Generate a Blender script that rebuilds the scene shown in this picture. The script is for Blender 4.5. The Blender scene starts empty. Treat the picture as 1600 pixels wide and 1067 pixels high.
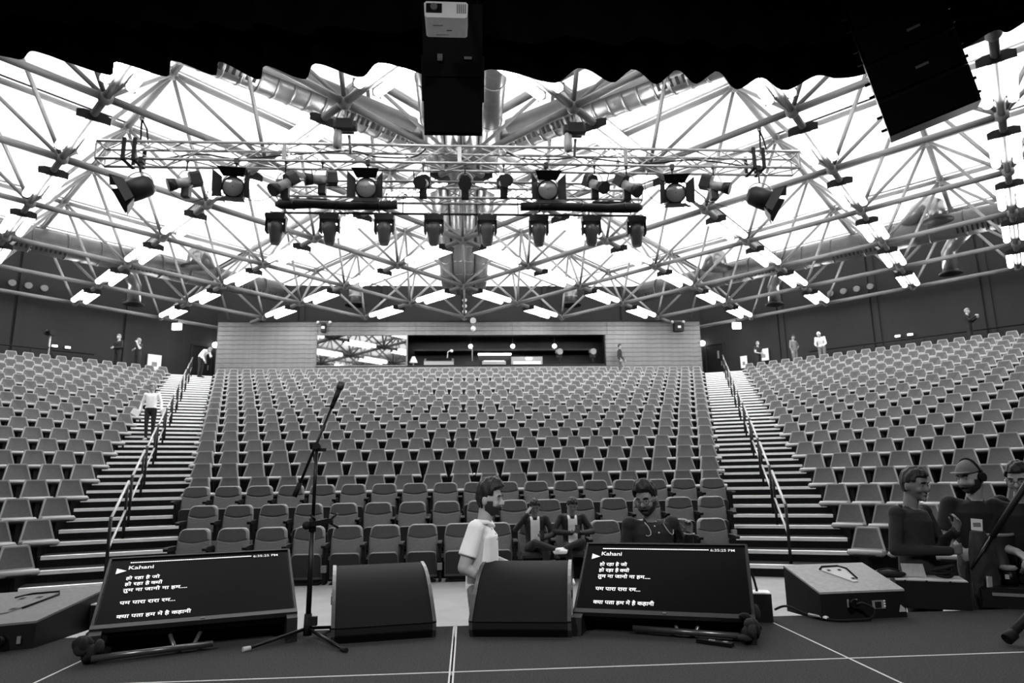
import bpy, bmesh, math, random
import numpy as np
from mathutils import Vector, Matrix, Quaternion
random.seed(7); np.random.seed(7)
sc = bpy.context.scene
COL = sc.collection
PI = math.pi
def rad(a): return math.radians(a)

# ------------------------------------------------------------------ camera, world, exposure
CAMZ = 0.92
cam = bpy.data.cameras.new('camera'); cam_ob = bpy.data.objects.new('camera', cam); COL.objects.link(cam_ob)
cam.sensor_width = 36.0; cam.lens = 1067.0 * 36 / 1600
cam.clip_start = 0.05; cam.clip_end = 200
YAW, PITCH, ROLL = rad(3.85), rad(11.3), rad(-0.94)
fwd = Vector((math.sin(YAW) * math.cos(PITCH), math.cos(YAW) * math.cos(PITCH), math.sin(PITCH)))
rgt = Vector((math.cos(YAW), -math.sin(YAW), 0)); upv = rgt.cross(fwd)
r2 = rgt * math.cos(ROLL) + upv * math.sin(ROLL); u2 = upv * math.cos(ROLL) - rgt * math.sin(ROLL)
cam_ob.matrix_world = Matrix(((r2.x, u2.x, -fwd.x, 0), (r2.y, u2.y, -fwd.y, 0), (r2.z, u2.z, -fwd.z, CAMZ), (0, 0, 0, 1)))
cam.dof.use_dof = True; cam.dof.focus_distance = 4.9; cam.dof.aperture_fstop = 3.2
sc.camera = cam_ob
SKY = 2.0
world = bpy.data.worlds.new('sky'); sc.world = world; world.use_nodes = True
bg = world.node_tree.nodes['Background']; bg.inputs[0].default_value = (1, 1, 1, 1); bg.inputs[1].default_value = SKY
sc.view_settings.view_transform = 'Standard'; sc.view_settings.look = 'None'
sc.view_settings.gamma = 1.0; sc.view_settings.use_curve_mapping = False
sc.view_settings.exposure = 2.0
try:
    sc.cycles.max_bounces = 8; sc.cycles.diffuse_bounces = 4; sc.cycles.glossy_bounces = 3
    sc.cycles.sample_clamp_indirect = 6.0; sc.cycles.use_denoising = True
except Exception: pass

# two work lights hung over the stage, behind the photographer (their housings are built with the rig)
WORK = [(-3.2, -1.2, 5.4), (3.0, -1.2, 5.4)]
for p in WORK:
    ld = bpy.data.lights.new('work_light', 'AREA'); ld.shape = 'DISK'; ld.size = .45; ld.energy = 12.0; ld.spread = rad(75)
    lo = bpy.data.objects.new('work_light', ld); COL.objects.link(lo); lo.location = p
    lo.rotation_euler = (Vector((p[0] * .15, 5.2, -.3)) - Vector(p)).to_track_quat('-Z', 'Y').to_euler()

# ------------------------------------------------------------------ materials
MATS = {}
def mat(name, g, rough=0.6, metal=0.0, noise=0.0, scale=20.0, bump=0.0, spec=0.4, emit=0.0, trans=0.0):
    if name in MATS: return MATS[name]
    m = bpy.data.materials.new(name); m.use_nodes = True
    nt = m.node_tree; b = nt.nodes['Principled BSDF']
    b.inputs['Base Color'].default_value = (g, g, g, 1); b.inputs['Roughness'].default_value = rough
    b.inputs['Metallic'].default_value = metal; b.inputs['Specular IOR Level'].default_value = spec
    if noise > 0 or bump > 0:
        tc = nt.nodes.new('ShaderNodeTexCoord'); n = nt.nodes.new('ShaderNodeTexNoise')
        n.inputs['Scale'].default_value = scale; n.inputs['Detail'].default_value = 4
        nt.links.new(tc.outputs['Object'], n.inputs['Vector'])
        if noise > 0:
            r = nt.nodes.new('ShaderNodeMapRange'); r.inputs[1].default_value = 0.3; r.inputs[2].default_value = 0.7
            r.inputs[3].default_value = g * (1 - noise); r.inputs[4].default_value = g * (1 + noise)
            nt.links.new(n.outputs['Fac'], r.inputs[0]); nt.links.new(r.outputs[0], b.inputs['Base Color'])
        if bump > 0:
            bp = nt.nodes.new('ShaderNodeBump'); bp.inputs['Strength'].default_value = bump; bp.inputs['Distance'].default_value = 0.01
            nt.links.new(n.outputs['Fac'], bp.inputs['Height']); nt.links.new(bp.outputs[0], b.inputs['Normal'])
    if emit > 0:
        b.inputs['Emission Color'].default_value = (1, 1, 1, 1); b.inputs['Emission Strength'].default_value = emit
    MATS[name] = m; return m
def roof_material():
    m = bpy.data.materials.new('translucent_membrane'); m.use_nodes = True; nt = m.node_tree
    out = nt.nodes['Material Output']; nt.nodes.remove(nt.nodes['Principled BSDF'])
    tr = nt.nodes.new('ShaderNodeBsdfTranslucent'); df = nt.nodes.new('ShaderNodeBsdfDiffuse'); mx = nt.nodes.new('ShaderNodeMixShader')
    tc = nt.nodes.new('ShaderNodeTexCoord'); n = nt.nodes.new('ShaderNodeTexNoise'); n.inputs['Scale'].default_value = 0.6; n.inputs['Detail'].default_value = 5
    r = nt.nodes.new('ShaderNodeMapRange'); r.inputs[1].default_value = 0.3; r.inputs[2].default_value = 0.7
    r.inputs[3].default_value = 0.42; r.inputs[4].default_value = 0.5
    nt.links.new(tc.outputs['Object'], n.inputs['Vector']); nt.links.new(n.outputs['Fac'], r.inputs[0]); nt.links.new(r.outputs[0], tr.inputs['Color'])
    df.inputs['Color'].default_value = (.8, .8, .8, 1); mx.inputs[0].default_value = 0.35
    nt.links.new(tr.outputs[0], mx.inputs[1]); nt.links.new(df.outputs[0], mx.inputs[2]); nt.links.new(mx.outputs[0], out.inputs['Surface'])
    return m
M_ROOF = roof_material()
M_SEAM = mat('roof_seam', .75, .6)
M_STEEL = mat('painted_steel', 0.165, .45, noise=.08, scale=3)
M_ALU = mat('aluminium', 0.28, .35, .6, noise=.1, scale=8)
M_DUCT = mat('galvanised_duct', 0.22, .3, .85, noise=.15, scale=4)
M_DUCTW = mat('grey_duct', 0.07, .38, .5, noise=.15, scale=4)
M_DUCTD = mat('dark_duct', 0.1, .5, .3, noise=.1, scale=4)
M_BLACK = mat('black_paint', 0.006, .55, noise=.2, scale=30, spec=.25)
M_BLACKG = mat('black_satin', 0.004, .4, noise=.2, scale=10, spec=.25)
M_GRILLE = mat('speaker_grille', 0.004, .8, noise=.3, scale=400, bump=.15, spec=.12)
M_RUBBER = mat('black_rubber', 0.007, .7, spec=.2)
M_TUBE = mat('fluorescent_tube', .9, .4, emit=8.0)
M_LAMP = mat('glowing_lamp', .9, .4, emit=3.0)
M_SIGN = mat('lit_sign', .9, .4, emit=4.0)
M_TEXT = mat('screen_text', .8, .5, emit=.2)
M_TEXTD = mat('screen_text_grey', .6, .5, emit=.09)
M_SCREEN = mat('monitor_screen', 0.002, .22, emit=.0006, spec=.02)
M_WALL = mat('dark_wall_panel', 0.009, .75, noise=.15, scale=2)
M_WALLD = mat('dark_wall_joint', 0.012, .8)
M_WOOD = mat('wood_board', .125, .45, noise=.16, scale=5)
M_FLOOR = mat('auditorium_floor', 0.19, .55, noise=.12, scale=3)
M_TREAD = mat('dark_carpet', 0.013, .9, noise=.35, scale=60, bump=.2, spec=.1)
M_CARPET = mat('stage_carpet', 0.04, .95, noise=.55, scale=130, bump=.5, spec=.1)
M_TAPE = mat('white_line', 0.5, .6)
M_NOSE = mat('white_nosing', .9, .5, noise=.05, scale=8)
M_SEAT = mat('seat_fabric', 0.088, .8, noise=.1, scale=25)
M_RIM = mat('seat_edge_piping', 0.28, .5)
M_SHELL = mat('seat_shell', 0.04, .6)
M_GAPSPOT = mat('pale_gap_spot', 0.5, .45)
M_FTOP = mat('armchair_headrest', 0.075, .8, noise=.1, scale=25)
M_FLOW = mat('armchair_back', 0.16, .8, noise=.1, scale=25)
M_FRIM = mat('armchair_edge', 0.16, .6)
M_CUSH = mat('dark_cushion', 0.035, .8)
M_CLOTH = mat('black_curtain', 0.002, .95, noise=.3, scale=4, spec=.03)
M_CLOTH2 = mat('border_curtain', 0.007, .95, noise=.3, scale=4, spec=.05)  # slight light on the nearer border put into its greyer colour
M_WHITE = mat('white_plastic', 0.8, .4, noise=.04, scale=12)
M_GREYP = mat('grey_plastic', 0.2, .45)
M_LENS = mat('lamp_lens', 0.15, .08, spec=.9)
M_PAPER = mat('white_paper', .8, .7)
M_GLASS = mat('mirror_glass', 0.3, .03, 1.0)
M_BOXTOP = mat('grey_speaker_top', 0.28, .6, noise=.12, scale=40)

# ------------------------------------------------------------------ mesh helpers
class MB:
    """collects simple shapes; build() links them as ONE mesh object"""
    def __init__(s): s.v = []; s.f = []; s.mi = []; s.sm = []
    def add(s, v, f, mi=0, smooth=False):
        b = len(s.v); s.v += [tuple(p) for p in v]; s.f += [tuple(i + b for i in q) for q in f]
        s.mi += [mi] * len(f); s.sm += [smooth] * len(f); return s
    def box(s, c, d, mi=0, M=None):
        x, y, z = d[0] / 2, d[1] / 2, d[2] / 2
        v = [Vector((a * x, b * y, e * z)) for e in (-1, 1) for b in (-1, 1) for a in (-1, 1)]
        if M is not None: v = [M @ p for p in v]
        v = [p + Vector(c) for p in v]
        return s.add(v, [(0, 2, 3, 1), (4, 5, 7, 6), (0, 1, 5, 4), (2, 6, 7, 3), (0, 4, 6, 2), (1, 3, 7, 5)], mi)
    def hexa(s, v, mi=0):
        return s.add(v, [(0, 3, 2, 1), (4, 5, 6, 7), (0, 1, 5, 4), (1, 2, 6, 5), (2, 3, 7, 6), (3, 0, 4, 7)], mi)
    def cone(s, a, b, r0, r1=None, n=10, mi=0, cap=True, smooth=True, ph=0.0):
        a, b = Vector(a), Vector(b); r1 = r0 if r1 is None else r1
        d = (b - a)
        if d.length < 1e-9: return s
        d.normalize(); t = Vector((0, 0, 1)) if abs(d.z) < .9 else Vector((1, 0, 0))
        u = d.cross(t).normalized(); w = d.cross(u)
        v = []
        for c, r in ((a, r0), (b, r1)):
            for i in range(n):
                t_ = 2 * PI * i / n + ph; v.append(c + u * (r * math.cos(t_)) + w * (r * math.sin(t_)))
        s.add(v, [(i, (i + 1) % n, n + (i + 1) % n, n + i) for i in range(n)], mi, smooth)
        if cap: s.add(v, [tuple(range(n - 1, -1, -1)), tuple(range(n, 2 * n))], mi)
        return s
    def tube(s, pts, r, n=8, mi=0, cap=True):
        pts = [Vector(p) for p in pts]; rs = r if isinstance(r, (list, tuple)) else [r] * len(pts)
        v = []; u = None
        for i, p in enumerate(pts):
            d = (pts[min(i + 1, len(pts) - 1)] - pts[max(i - 1, 0)]).normalized()
            if u is None:
                t = Vector((0, 0, 1)) if abs(d.z) < .9 else Vector((1, 0, 0)); u = d.cross(t).normalized()
            else: u = (u - d * u.dot(d)).normalized()
            w = d.cross(u)
            for k in range(n):
                a = 2 * PI * k / n; v.append(p + (u * math.cos(a) + w * math.sin(a)) * rs[i])
        f = [(i * n + k, i * n + (k + 1) % n, (i + 1) * n + (k + 1) % n, (i + 1) * n + k) for i in range(len(pts) - 1) for k in range(n)]
        s.add(v, f, mi, True)
        if cap: s.add(v, [tuple(range(n - 1, -1, -1)), tuple(range((len(pts) - 1) * n, len(pts) * n))], mi)
        return s
    def lathe(s, prof, c=(0, 0, 0), n=16, mi=0, M=None, smooth=True):
        v = []; L = len(prof)
        for r, z in prof:
            for k in range(n):
                a = 2 * PI * k / n; p = Vector((r * math.cos(a), r * math.sin(a), z))
                if M is not None: p = M @ p
                v.append(p + Vector(c))
        f = [(i * n + k, i * n + (k + 1) % n, (i + 1) * n + (k + 1) % n, (i + 1) * n + k) for i in range(L - 1) for k in range(n)]
        return s.add(v, f, mi, smooth)
    def ball(s, c, r, n=10, m=6, mi=0, sc3=(1, 1, 1), M=None):
        v = []
        for j in range(m + 1):
            t = PI * j / m
            for k in range(n):
                a = 2 * PI * k / n; p = Vector((r * math.sin(t) * math.cos(a) * sc3[0], r * math.sin(t) * math.sin(a) * sc3[1], r * math.cos(t) * sc3[2]))
                if M is not None: p = M @ p
                v.append(p + Vector(c))
        f = [(j * n + k, (j + 1) * n + k, (j + 1) * n + (k + 1) % n, j * n + (k + 1) % n) for j in range(m) for k in range(n)]
        return s.add(v, f, mi, True)
    def prism(s, poly, w0, w1, axis='x', mi=0, mis=None, smooth=False):
        """extrude a 2-D polygon (a,b) along an axis; axis x -> (w,a,b), y -> (a,w,b), z -> (a,b,w)"""
        def P(a, b, w): return {'x': (w, a, b), 'y': (a, w, b), 'z': (a, b, w)}[axis]
        n = len(poly); v = [P(a, b, w0) for a, b in poly] + [P(a, b, w1) for a, b in poly]
        s.add(v, [(i, (i + 1) % n, n + (i + 1) % n, n + i) for i in range(n)], mi, smooth)
        return s.add(v, [tuple(range(n - 1, -1, -1)), tuple(range(n, 2 * n))], mi)
    def mesh(s, name, mats):
        me = bpy.data.meshes.new(name); me.from_pydata(s.v, [], s.f)
        for m in (mats if isinstance(mats, (list, tuple)) else [mats]): me.materials.append(m)
        me.polygons.foreach_set('material_index', s.mi); me.polygons.foreach_set('use_smooth', s.sm)
        bm = bmesh.new(); bm.from_mesh(me); bmesh.ops.remove_doubles(bm, verts=bm.verts, dist=1e-6)
        bmesh.ops.recalc_face_normals(bm, faces=bm.faces); bm.to_mesh(me); bm.free()
        return me
    def build(s, name, mats, parent=None, loc=None, rotz=0):
        return link(name, s.mesh(name, mats), parent, loc, rotz)
def link(name, me, parent=None, loc=None, rotz=0):
    o = bpy.data.objects.new(name, me); COL.objects.link(o)
    if parent is not None: o.parent = parent
    if loc is not None: o.location = loc
    if rotz: o.rotation_euler = (0, 0, rotz)
    return o
def empty(name, loc=(0, 0, 0), rotz=0, rot=None):
    o = bpy.data.objects.new(name, None); COL.objects.link(o); o.location = loc
    o.rotation_euler = rot if rot is not None else (0, 0, rotz); o.empty_display_size = .1
    return o
def tag(o, label=None, cat=None, group=None, kind=None):
    if label: o['label'] = label
    if cat: o['category'] = cat
    if group: o['group'] = group
    if kind: o['kind'] = kind
    return o
def thing(name, label, cat, loc=(0, 0, 0), rotz=0, group=None, rot=None):
    return tag(empty(name, loc, rotz, rot), label, cat, group)
def struct(name, loc=(0, 0, 0)): return tag(empty(name, loc), kind='structure')
def rot_to(d, up=(0, 0, 1)):
    """matrix whose -Z axis looks along d"""
    d = Vector(d).normalized(); x = d.cross(Vector(up)).normalized(); y = x.cross(d)
    return Matrix((x, y, -d)).transposed()
ORD = ['zeroth', 'first', 'second', 'third', 'fourth', 'fifth', 'sixth', 'seventh', 'eighth', 'ninth', 'tenth', 'eleventh', 'twelfth', 'thirteenth', 'fourteenth', 'fifteenth', 'sixteenth', 'seventeenth', 'eighteenth', 'nineteenth', 'twentieth', 'twenty-first', 'twenty-second', 'twenty-third', 'twenty-fourth', 'twenty-fifth', 'twenty-sixth', 'twenty-seventh', 'twenty-eighth', 'twenty-ninth', 'thirtieth']
def cam_px(p):
    v = Vector(p) - Vector((0, 0, CAMZ)); d = v.dot(fwd)
    if d < .1: return None
    return 800 + 1067 * v.dot(r2) / d, 533.5 - 1067 * v.dot(u2) / d, d

# ------------------------------------------------------------------ layout numbers
X0 = -0.13                       # the hall's axis
FZ = -0.667                      # auditorium floor
ROWD, RISE = 1.116, .3228
def YF(i): return 10.626 + ROWD * i          # front edge of platform i
def PZ(i): return FZ + RISE * i
def x_in(Y): return 5.11 + .349 * (Y - 13.4)  # half width at the inner edge of the aisles
S45 = math.sqrt(.5); C22, S22 = math.cos(rad(22.5)), math.sin(rad(22.5))
AISLE = 1.98
def step_y(m): return 11.184 + .558 * m
def step_z(m): return -.4917 + .1614 * m
def I_pt(m, s): Y = step_y(m); return Vector((X0 + s * x_in(Y), Y, 0))
def O_pt(m, s): return I_pt(m, s) + Vector((s * AISLE * C22, -AISLE * S22, 0))
ROOFZ = 11.32; WALLSUM = 49.4; BACKY = 36.3; SIDEX = 25.5

# ------------------------------------------------------------------ the shell
def wall(name, a, b, z0, z1, th, panel, mats=(M_WALL, M_WALLD), pil=True):
    """dark wall from a to b made of tall panels between recessed joints"""
    a, b = Vector((a[0], a[1], 0)), Vector((b[0], b[1], 0)); L = (b - a).length; d = (b - a) / L
    root = struct(name, (a.x, a.y, 0)); root.rotation_euler = (0, 0, math.atan2(d.y, d.x))
    MB().box((L / 2, th / 2 + .06, (z0 + z1) / 2), (L + .3, th, z1 - z0)).build('backing', mats[1], root)
    n = max(1, round(L / panel)); w = L / n
    pm = MB().box((0, .03, (z0 + z1) / 2), (w - .34, .06, z1 - z0 - .02)).mesh('wall_panel', mats[0])
    cm = MB().box((0, 0, (z0 + z1) / 2), (.24, .14, z1 - z0 - .02)).mesh('pilaster', mats[0])
    for i in range(n):
        link('wall_panel', pm, root, (w * (i + .5), 0, 0))
        if pil and i: link('pilaster', cm, root, (w * i + .05, 0, 0))
    return root
cx = WALLSUM - BACKY
wall('wall_back', (X0 - cx, BACKY), (X0 + cx, BACKY), FZ, ROOFZ, .3, 4.5)
yc = WALLSUM - SIDEX
wall('wall_left', (X0 - SIDEX, yc), (X0 - cx, BACKY), FZ, ROOFZ, .3, 4.05)
wall('wall_right', (X0 + cx, BACKY), (X0 + SIDEX, yc), FZ, ROOFZ, .3, 4.05)
wall('wall_far_left', (X0 - SIDEX, 5.4), (X0 - SIDEX, yc), FZ, ROOFZ, .3, 4.5)
wall('wall_far_right', (X0 + SIDEX, yc), (X0 + SIDEX, 5.4), FZ, ROOFZ, .3, 4.5)
# proscenium wall and stage house
w = struct('wall_front')
MB().box((X0, 5.7, (7 + ROOFZ) / 2), (52, .3, ROOFZ - 7)).build('header', M_CLOTH, w)
for s in (-1, 1): MB().box((X0 + s * 17.4, 5.7, (FZ + 7) / 2), (16.6, .3, 7 - FZ)).build('return_wall', M_CLOTH, w)
w = struct('wall_stage')
MB().box((X0, -4, 3.2), (19, .2, 7.8)).build('stage_back', M_CLOTH, w)
for s in (-1, 1): MB().box((X0 + s * 9.2, .8, 3.2), (.2, 9.8, 7.8)).build('stage_side', M_CLOTH, w)
MB().box((X0, .8, 7.1), (18.6, 9.8, .2)).build('stage_lid', M_CLOTH, w)
# floors
fl = struct('floor')
MB().box((X0, 20.5, FZ - .1), (54, 34, .2)).build('floor_slab', M_FLOOR, fl)
# stage: black fascia and carpeted panels with white joint lines
st = tag(empty('floor_stage'), kind='structure')
MB().box((X0, .35, -.36), (18.4, 8.54, .6)).build('fascia', M_BLACK, st)
XS = [-8.06, -6.06, -4.06, -2.06, -.08, 1.92, 3.92, 5.92, 7.92]; YS = [-2.4, -.42, 1.57, 3.58, 4.65]
for i in range(8):
    for j in range(4):
        x0, x1, y0, y1 = XS[i], XS[i + 1], YS[j], YS[j + 1]
        MB().box(((x0 + x1) / 2, (y0 + y1) / 2, -.03), (x1 - x0 - .012, y1 - y0 - .012, .06)).build('stage_panel', M_CARPET, st)
lm = MB()
for x in XS[1:-1]:
    wd = .006 if abs(x + .08) > .01 else .005
    if abs(x + .08) < .01:
        for dx in (-.009, .009): lm.box((x + dx, 1.1, -.006), (.008, 7.06, .0135))
    else: lm.box((x, 1.1, -.006), (.011, 7.06, .0135))
for y in YS[1:-1]: lm.box((-.07, y, -.006), (15.9, .011, .0145))
lm.build('joint_line', M_TAPE, st)
# seating tiers
tier = struct('floor_tiers')
def clip_x(i): return x_in(YF(i)) 
for i in range(1, 21):
    a, b = YF(i), (YF(i + 1) if i < 20 else BACKY)
    ha, hb = x_in(a), x_in(b); zt = PZ(i); zb = FZ if i < 20 else FZ
    if i == 20: hb = ha
    MB().hexa([(X0 - ha, a, zb), (X0 + ha, a, zb), (X0 + hb, b, zb), (X0 - hb, b, zb), (X0 - ha, a, zt), (X0 + ha, a, zt), (X0 + hb, b, zt), (X0 - hb, b, zt)]).build('centre_tier', M_TREAD, tier)
ENDL = 15.5
def S_pt(i, s): return O_pt(2 * i - 1, s)
for s in (-1, 1):
    e = Vector((s * S45, -S45, 0)); nv = Vector((s * S45, S45, 0))
    for i in range(1, 21):
        A = S_pt(i, s); B = S_pt(i + 1, s) if i < 20 else A + nv * 3.2
        zt = PZ(i); L = ENDL
        q = [A, A + e * L, B + e * (L + .8), B]
        if s < 0: q = q[::-1]
        MB().hexa([(p.x, p.y, FZ) for p in q] + [(p.x, p.y, zt) for p in q]).build('side_tier', M_TREAD, tier)
# aisle stairs
for s, nm in ((-1, 'left'), (1, 'right')):
    r = tag(empty('stairs_' + nm), kind='structure')
    for m in range(41):
        a, b = I_pt(m, s), O_pt(m, s)
        if m < 40: c, d = O_pt(m + 1, s), I_pt(m + 1, s)
        else: c, d = b + Vector((s * 1.6, 5, 0)), a + Vector((0, 5, 0))
        z = step_z(m); z0 = FZ
        q = [a, b, c, d] if s > 0 else [b, a, d, c]
        stp = MB().hexa([(p.x, p.y, z0) for p in q] + [(p.x, p.y, z) for p in q]).build('step', M_TREAD, r)
        t = Vector((s * S22, C22, 0)); h = .05
        aa, bb = a + (b - a) * .01, b - (b - a) * .02
        q = [aa - t * .006, bb - t * .006, bb + t * .08, aa + t * .08]
        if s < 0: q = [q[1], q[0], q[3], q[2]]
        MB().hexa([(p.x, p.y, z - h) for p in q] + [(p.x, p.y, z + .006) for p in q]).build('nosing', M_NOSE, stp)
# roof: translucent panels over the upper chords, pale seams between them
ceil = struct('ceiling')
U = 4.89 / 2; V = 2.823
def node(k, n, z): return Vector((X0 + 4.89 * k, 33.17 - V * n, z))
pan_me = {}
seam = MB()
for n in range(-3, 11):
    for kk in range(-12, 13):
        k = kk / 2
        if (n % 2 == 0) != (kk % 2 == 0): continue
        c = node(k, n, ROOFZ)
        if abs(c.x - X0) > SIDEX + 1 or abs(c.x - X0) + c.y > WALLSUM + 3: continue
        g = .012
        v = [(c.x - U + g, c.y, ROOFZ), (c.x, c.y - V + g, ROOFZ), (c.x + U - g, c.y, ROOFZ), (c.x, c.y + V - g, ROOFZ)]
        MB().add(v, [(0, 1, 2, 3)]).build('roof_panel', M_ROOF, ceil)
        for q0, q1 in (((c.x - U, c.y), (c.x, c.y - V)), ((c.x - U, c.y), (c.x, c.y + V)), ((c.x + U, c.y), (c.x, c.y - V)), ((c.x + U, c.y), (c.x, c.y + V))):
            seam.cone((*q0, ROOFZ + .03), (*q1, ROOFZ + .03), .07, n=4, smooth=False, ph=PI / 4)
seam.build('roof_seam', M_SEAM, ceil)
for s in (-1, 1):   # opaque margin above the side aisles of the roof, outside the panels
    MB().box((X0 + s * 27.5, 20, ROOFZ + .12), (4, 34, .1)).build('roof_margin', M_WALLD, ceil)
MB().box((X0, 3.9, ROOFZ + .12), (56, 3.6, .1)).build('roof_margin', M_WALLD, ceil)

# ------------------------------------------------------------------ space frame under the roof
ZB, ZT = 8.79, 11.15
def in_view(p): return abs(p.x - X0) < .88 * p.y + 3.5
bot = {}; top = {}
for n in range(-1, 10):
    for kk in range(-16, 17):
        k = kk / 2
        p = node(k, n, ZB)
        if (n % 2 == 0) == (kk % 2 == 0) and abs(k) <= 3 + n / 2 + 1e-6 and (n >= 0 or abs(k) >= 2.5) and in_view(p): bot[(n, kk)] = p
        p = node(k, n, ZT)
        if (n % 2 == 0) != (kk % 2 == 0) and abs(k) <= 2.5 + n / 2 + 1e-6 and n >= 0 and in_view(p): top[(n, kk)] = p
frame = thing('space_frame', 'pale steel space frame of tubes spanning the hall under the bright roof', 'roof frame', (X0, 33.17, ZB))
def bar_mesh(name, v, r):
    return MB().cone((0, 0, 0), v, r, n=8).mesh(name, M_STEEL)
shared = {}
def bar(name, a, b, r):
    v = b - a; key = (name, round(v.x, 3), round(v.y, 3), round(v.z, 3))
    if key not in shared: shared[key] = bar_mesh(name, v, r)
    link(name, shared[key], frame, a - Vector((X0, 33.17, ZB)))
lamp_bars = []
for (n, kk), p in bot.items():
    for dk in (-1, 1):
        q = bot.get((n + 1, kk + dk))
        if q is not None:
            bar('bottom_chord', p, q, .085)
            mx = (p.x + q.x) / 2 - X0
            if (mx < 0 and dk > 0) or (mx > 0 and dk < 0): lamp_bars.append((n, kk, dk, p, q))
for (n, kk), p in top.items():
    for dk in (-1, 1):
        q = top.get((n + 1, kk + dk))
        if q is not None: bar('top_chord', p, q, .085)
    for dn, dk in ((1, 0), (-1, 0), (0, 1), (0, -1)):
        q = bot.get((n + dn, kk + dk))
        if q is not None: bar('brace', q, p, .052)
hub = MB().ball((0, 0, 0), .16, 10, 6).mesh('hub', M_STEEL)
post = MB().cone((0, 0, .1), (0, 0, ROOFZ + .03 - ZT), .05, n=8).mesh('roof_post', M_STEEL)
for p in top.values(): link('roof_post', post, frame, p - Vector((X0, 33.17, ZB)))
for p in list(bot.values()) + list(top.values()): link('hub', hub, frame, p - Vector((X0, 33.17, ZB)))
# twin-tube ceiling lights clipped along the bottom chords
LL = 2.0
tube_me = MB().cone((0, -LL / 2 + .04, 0), (0, LL / 2 - .04, 0), .095, n=12).mesh('lamp_tube', M_TUBE)
capm = MB()
capm.prism([(-.33, -.11), (.33, -.11), (.33, .05), (.2, .10), (-.2, .10), (-.33, .05)], -.02, .02, 'y')
cap_me = capm.mesh('end_cap', M_BLACK)
cap2_me = MB().box((-.23, 0, -.01), (.2, .03, .19)).box((.23, 0, -.01), (.2, .03, .19)).box((0, 0, .06), (.3, .03, .05)).mesh('end_plate', M_BLACK)
spine_me = MB().box((0, 0, .06), (.2, LL, .1)).mesh('spine', M_STEEL)
for n, kk, dk, p, q in lamp_bars:
    if n < 0: continue
    c = (p + q) / 2; pp = cam_px(c)
    if pp is None or pp[0] < -80 or pp[0] > 1680 or pp[1] < 20: continue
    d = q - p; s = -1 if dk > 0 else 1
    line = int(round(abs(kk / 2 - dk * n / 2)))   # number of the chord line, counted from the hall's axis
    side = 'left' if s < 0 else 'right'
    t = thing('ceiling_light', f'twin-tube ceiling light, {side} roof half, {ORD[line + 1]} chord line from centre, {ORD[n + 1]} from rear wall', 'ceiling light', c + Vector((0, 0, -.05)), math.atan2(d.y, d.x) - PI / 2, 'twin-tube lights on the roof frame')
    for x in (-.23, .23): link('lamp_tube', tube_me, t, (x, 0, -.03))
    link('end_cap', cap_me, t, (0, LL / 2, 0)); link('end_plate', cap2_me, t, (0, -LL / 2, 0))
    link('spine', spine_me, t)

# ------------------------------------------------------------------ air ducts
RING = {}
def duct(name, label, pts, r, slots=True, mats=(M_DUCT, M_BLACK), ribs=1.2, flare=None, n=18):
    a = Vector(pts[0]); t = thing(name, label, 'duct', a)
    pl = [Vector(p) - a for p in pts]
    MB().tube(pl, r, n).build('pipe', mats[0], t)
    sl = MB(); ns = 0
    for p, q in zip(pl, pl[1:]):
        L = (q - p).length; d = (q - p) / L
        for i in range(1, int(L / ribs) + 1):
            c = p + d * (i * ribs - .3); rk = (round(d.x, 3), round(d.y, 3), round(d.z, 3), r)
            if rk not in RING: RING[rk] = MB().cone(-d * .03, d * .03, r * 1.05, n=n).mesh('seam_ring', mats[0])
            link('seam_ring', RING[rk], t, c)
        if slots and L > 2.5:
            t0 = Vector((0, 0, 1)); u = d.cross(t0).normalized()
            if u.dot(Vector((0, 0, CAMZ)) - (a + p)) < 0: u = -u
            dn = (u * .75 - t0 * .66).normalized(); k = int((L - .8) / .16)
            for i in range(k):
                if (i // 14) % 2: continue
                c = p + d * (.4 + i * .16) + dn * r
                sl.box(c, (.07, .02, r * .55), 0, Matrix((d, dn, d.cross(dn))).transposed()); ns += 1
    if ns: tag(sl.build('grille_slots', M_BLACK, t), kind='stuff')
    if flare is not None:
        e = pl[-1]; MB().lathe([(r * 1.03, .06), (r * 1.12, .0), (flare, -.07), (flare, -.11), (.02, -.06)], e, 20).build('outlet_flange', M_BLACK, t)
    return t
DS = 42.7
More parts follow.
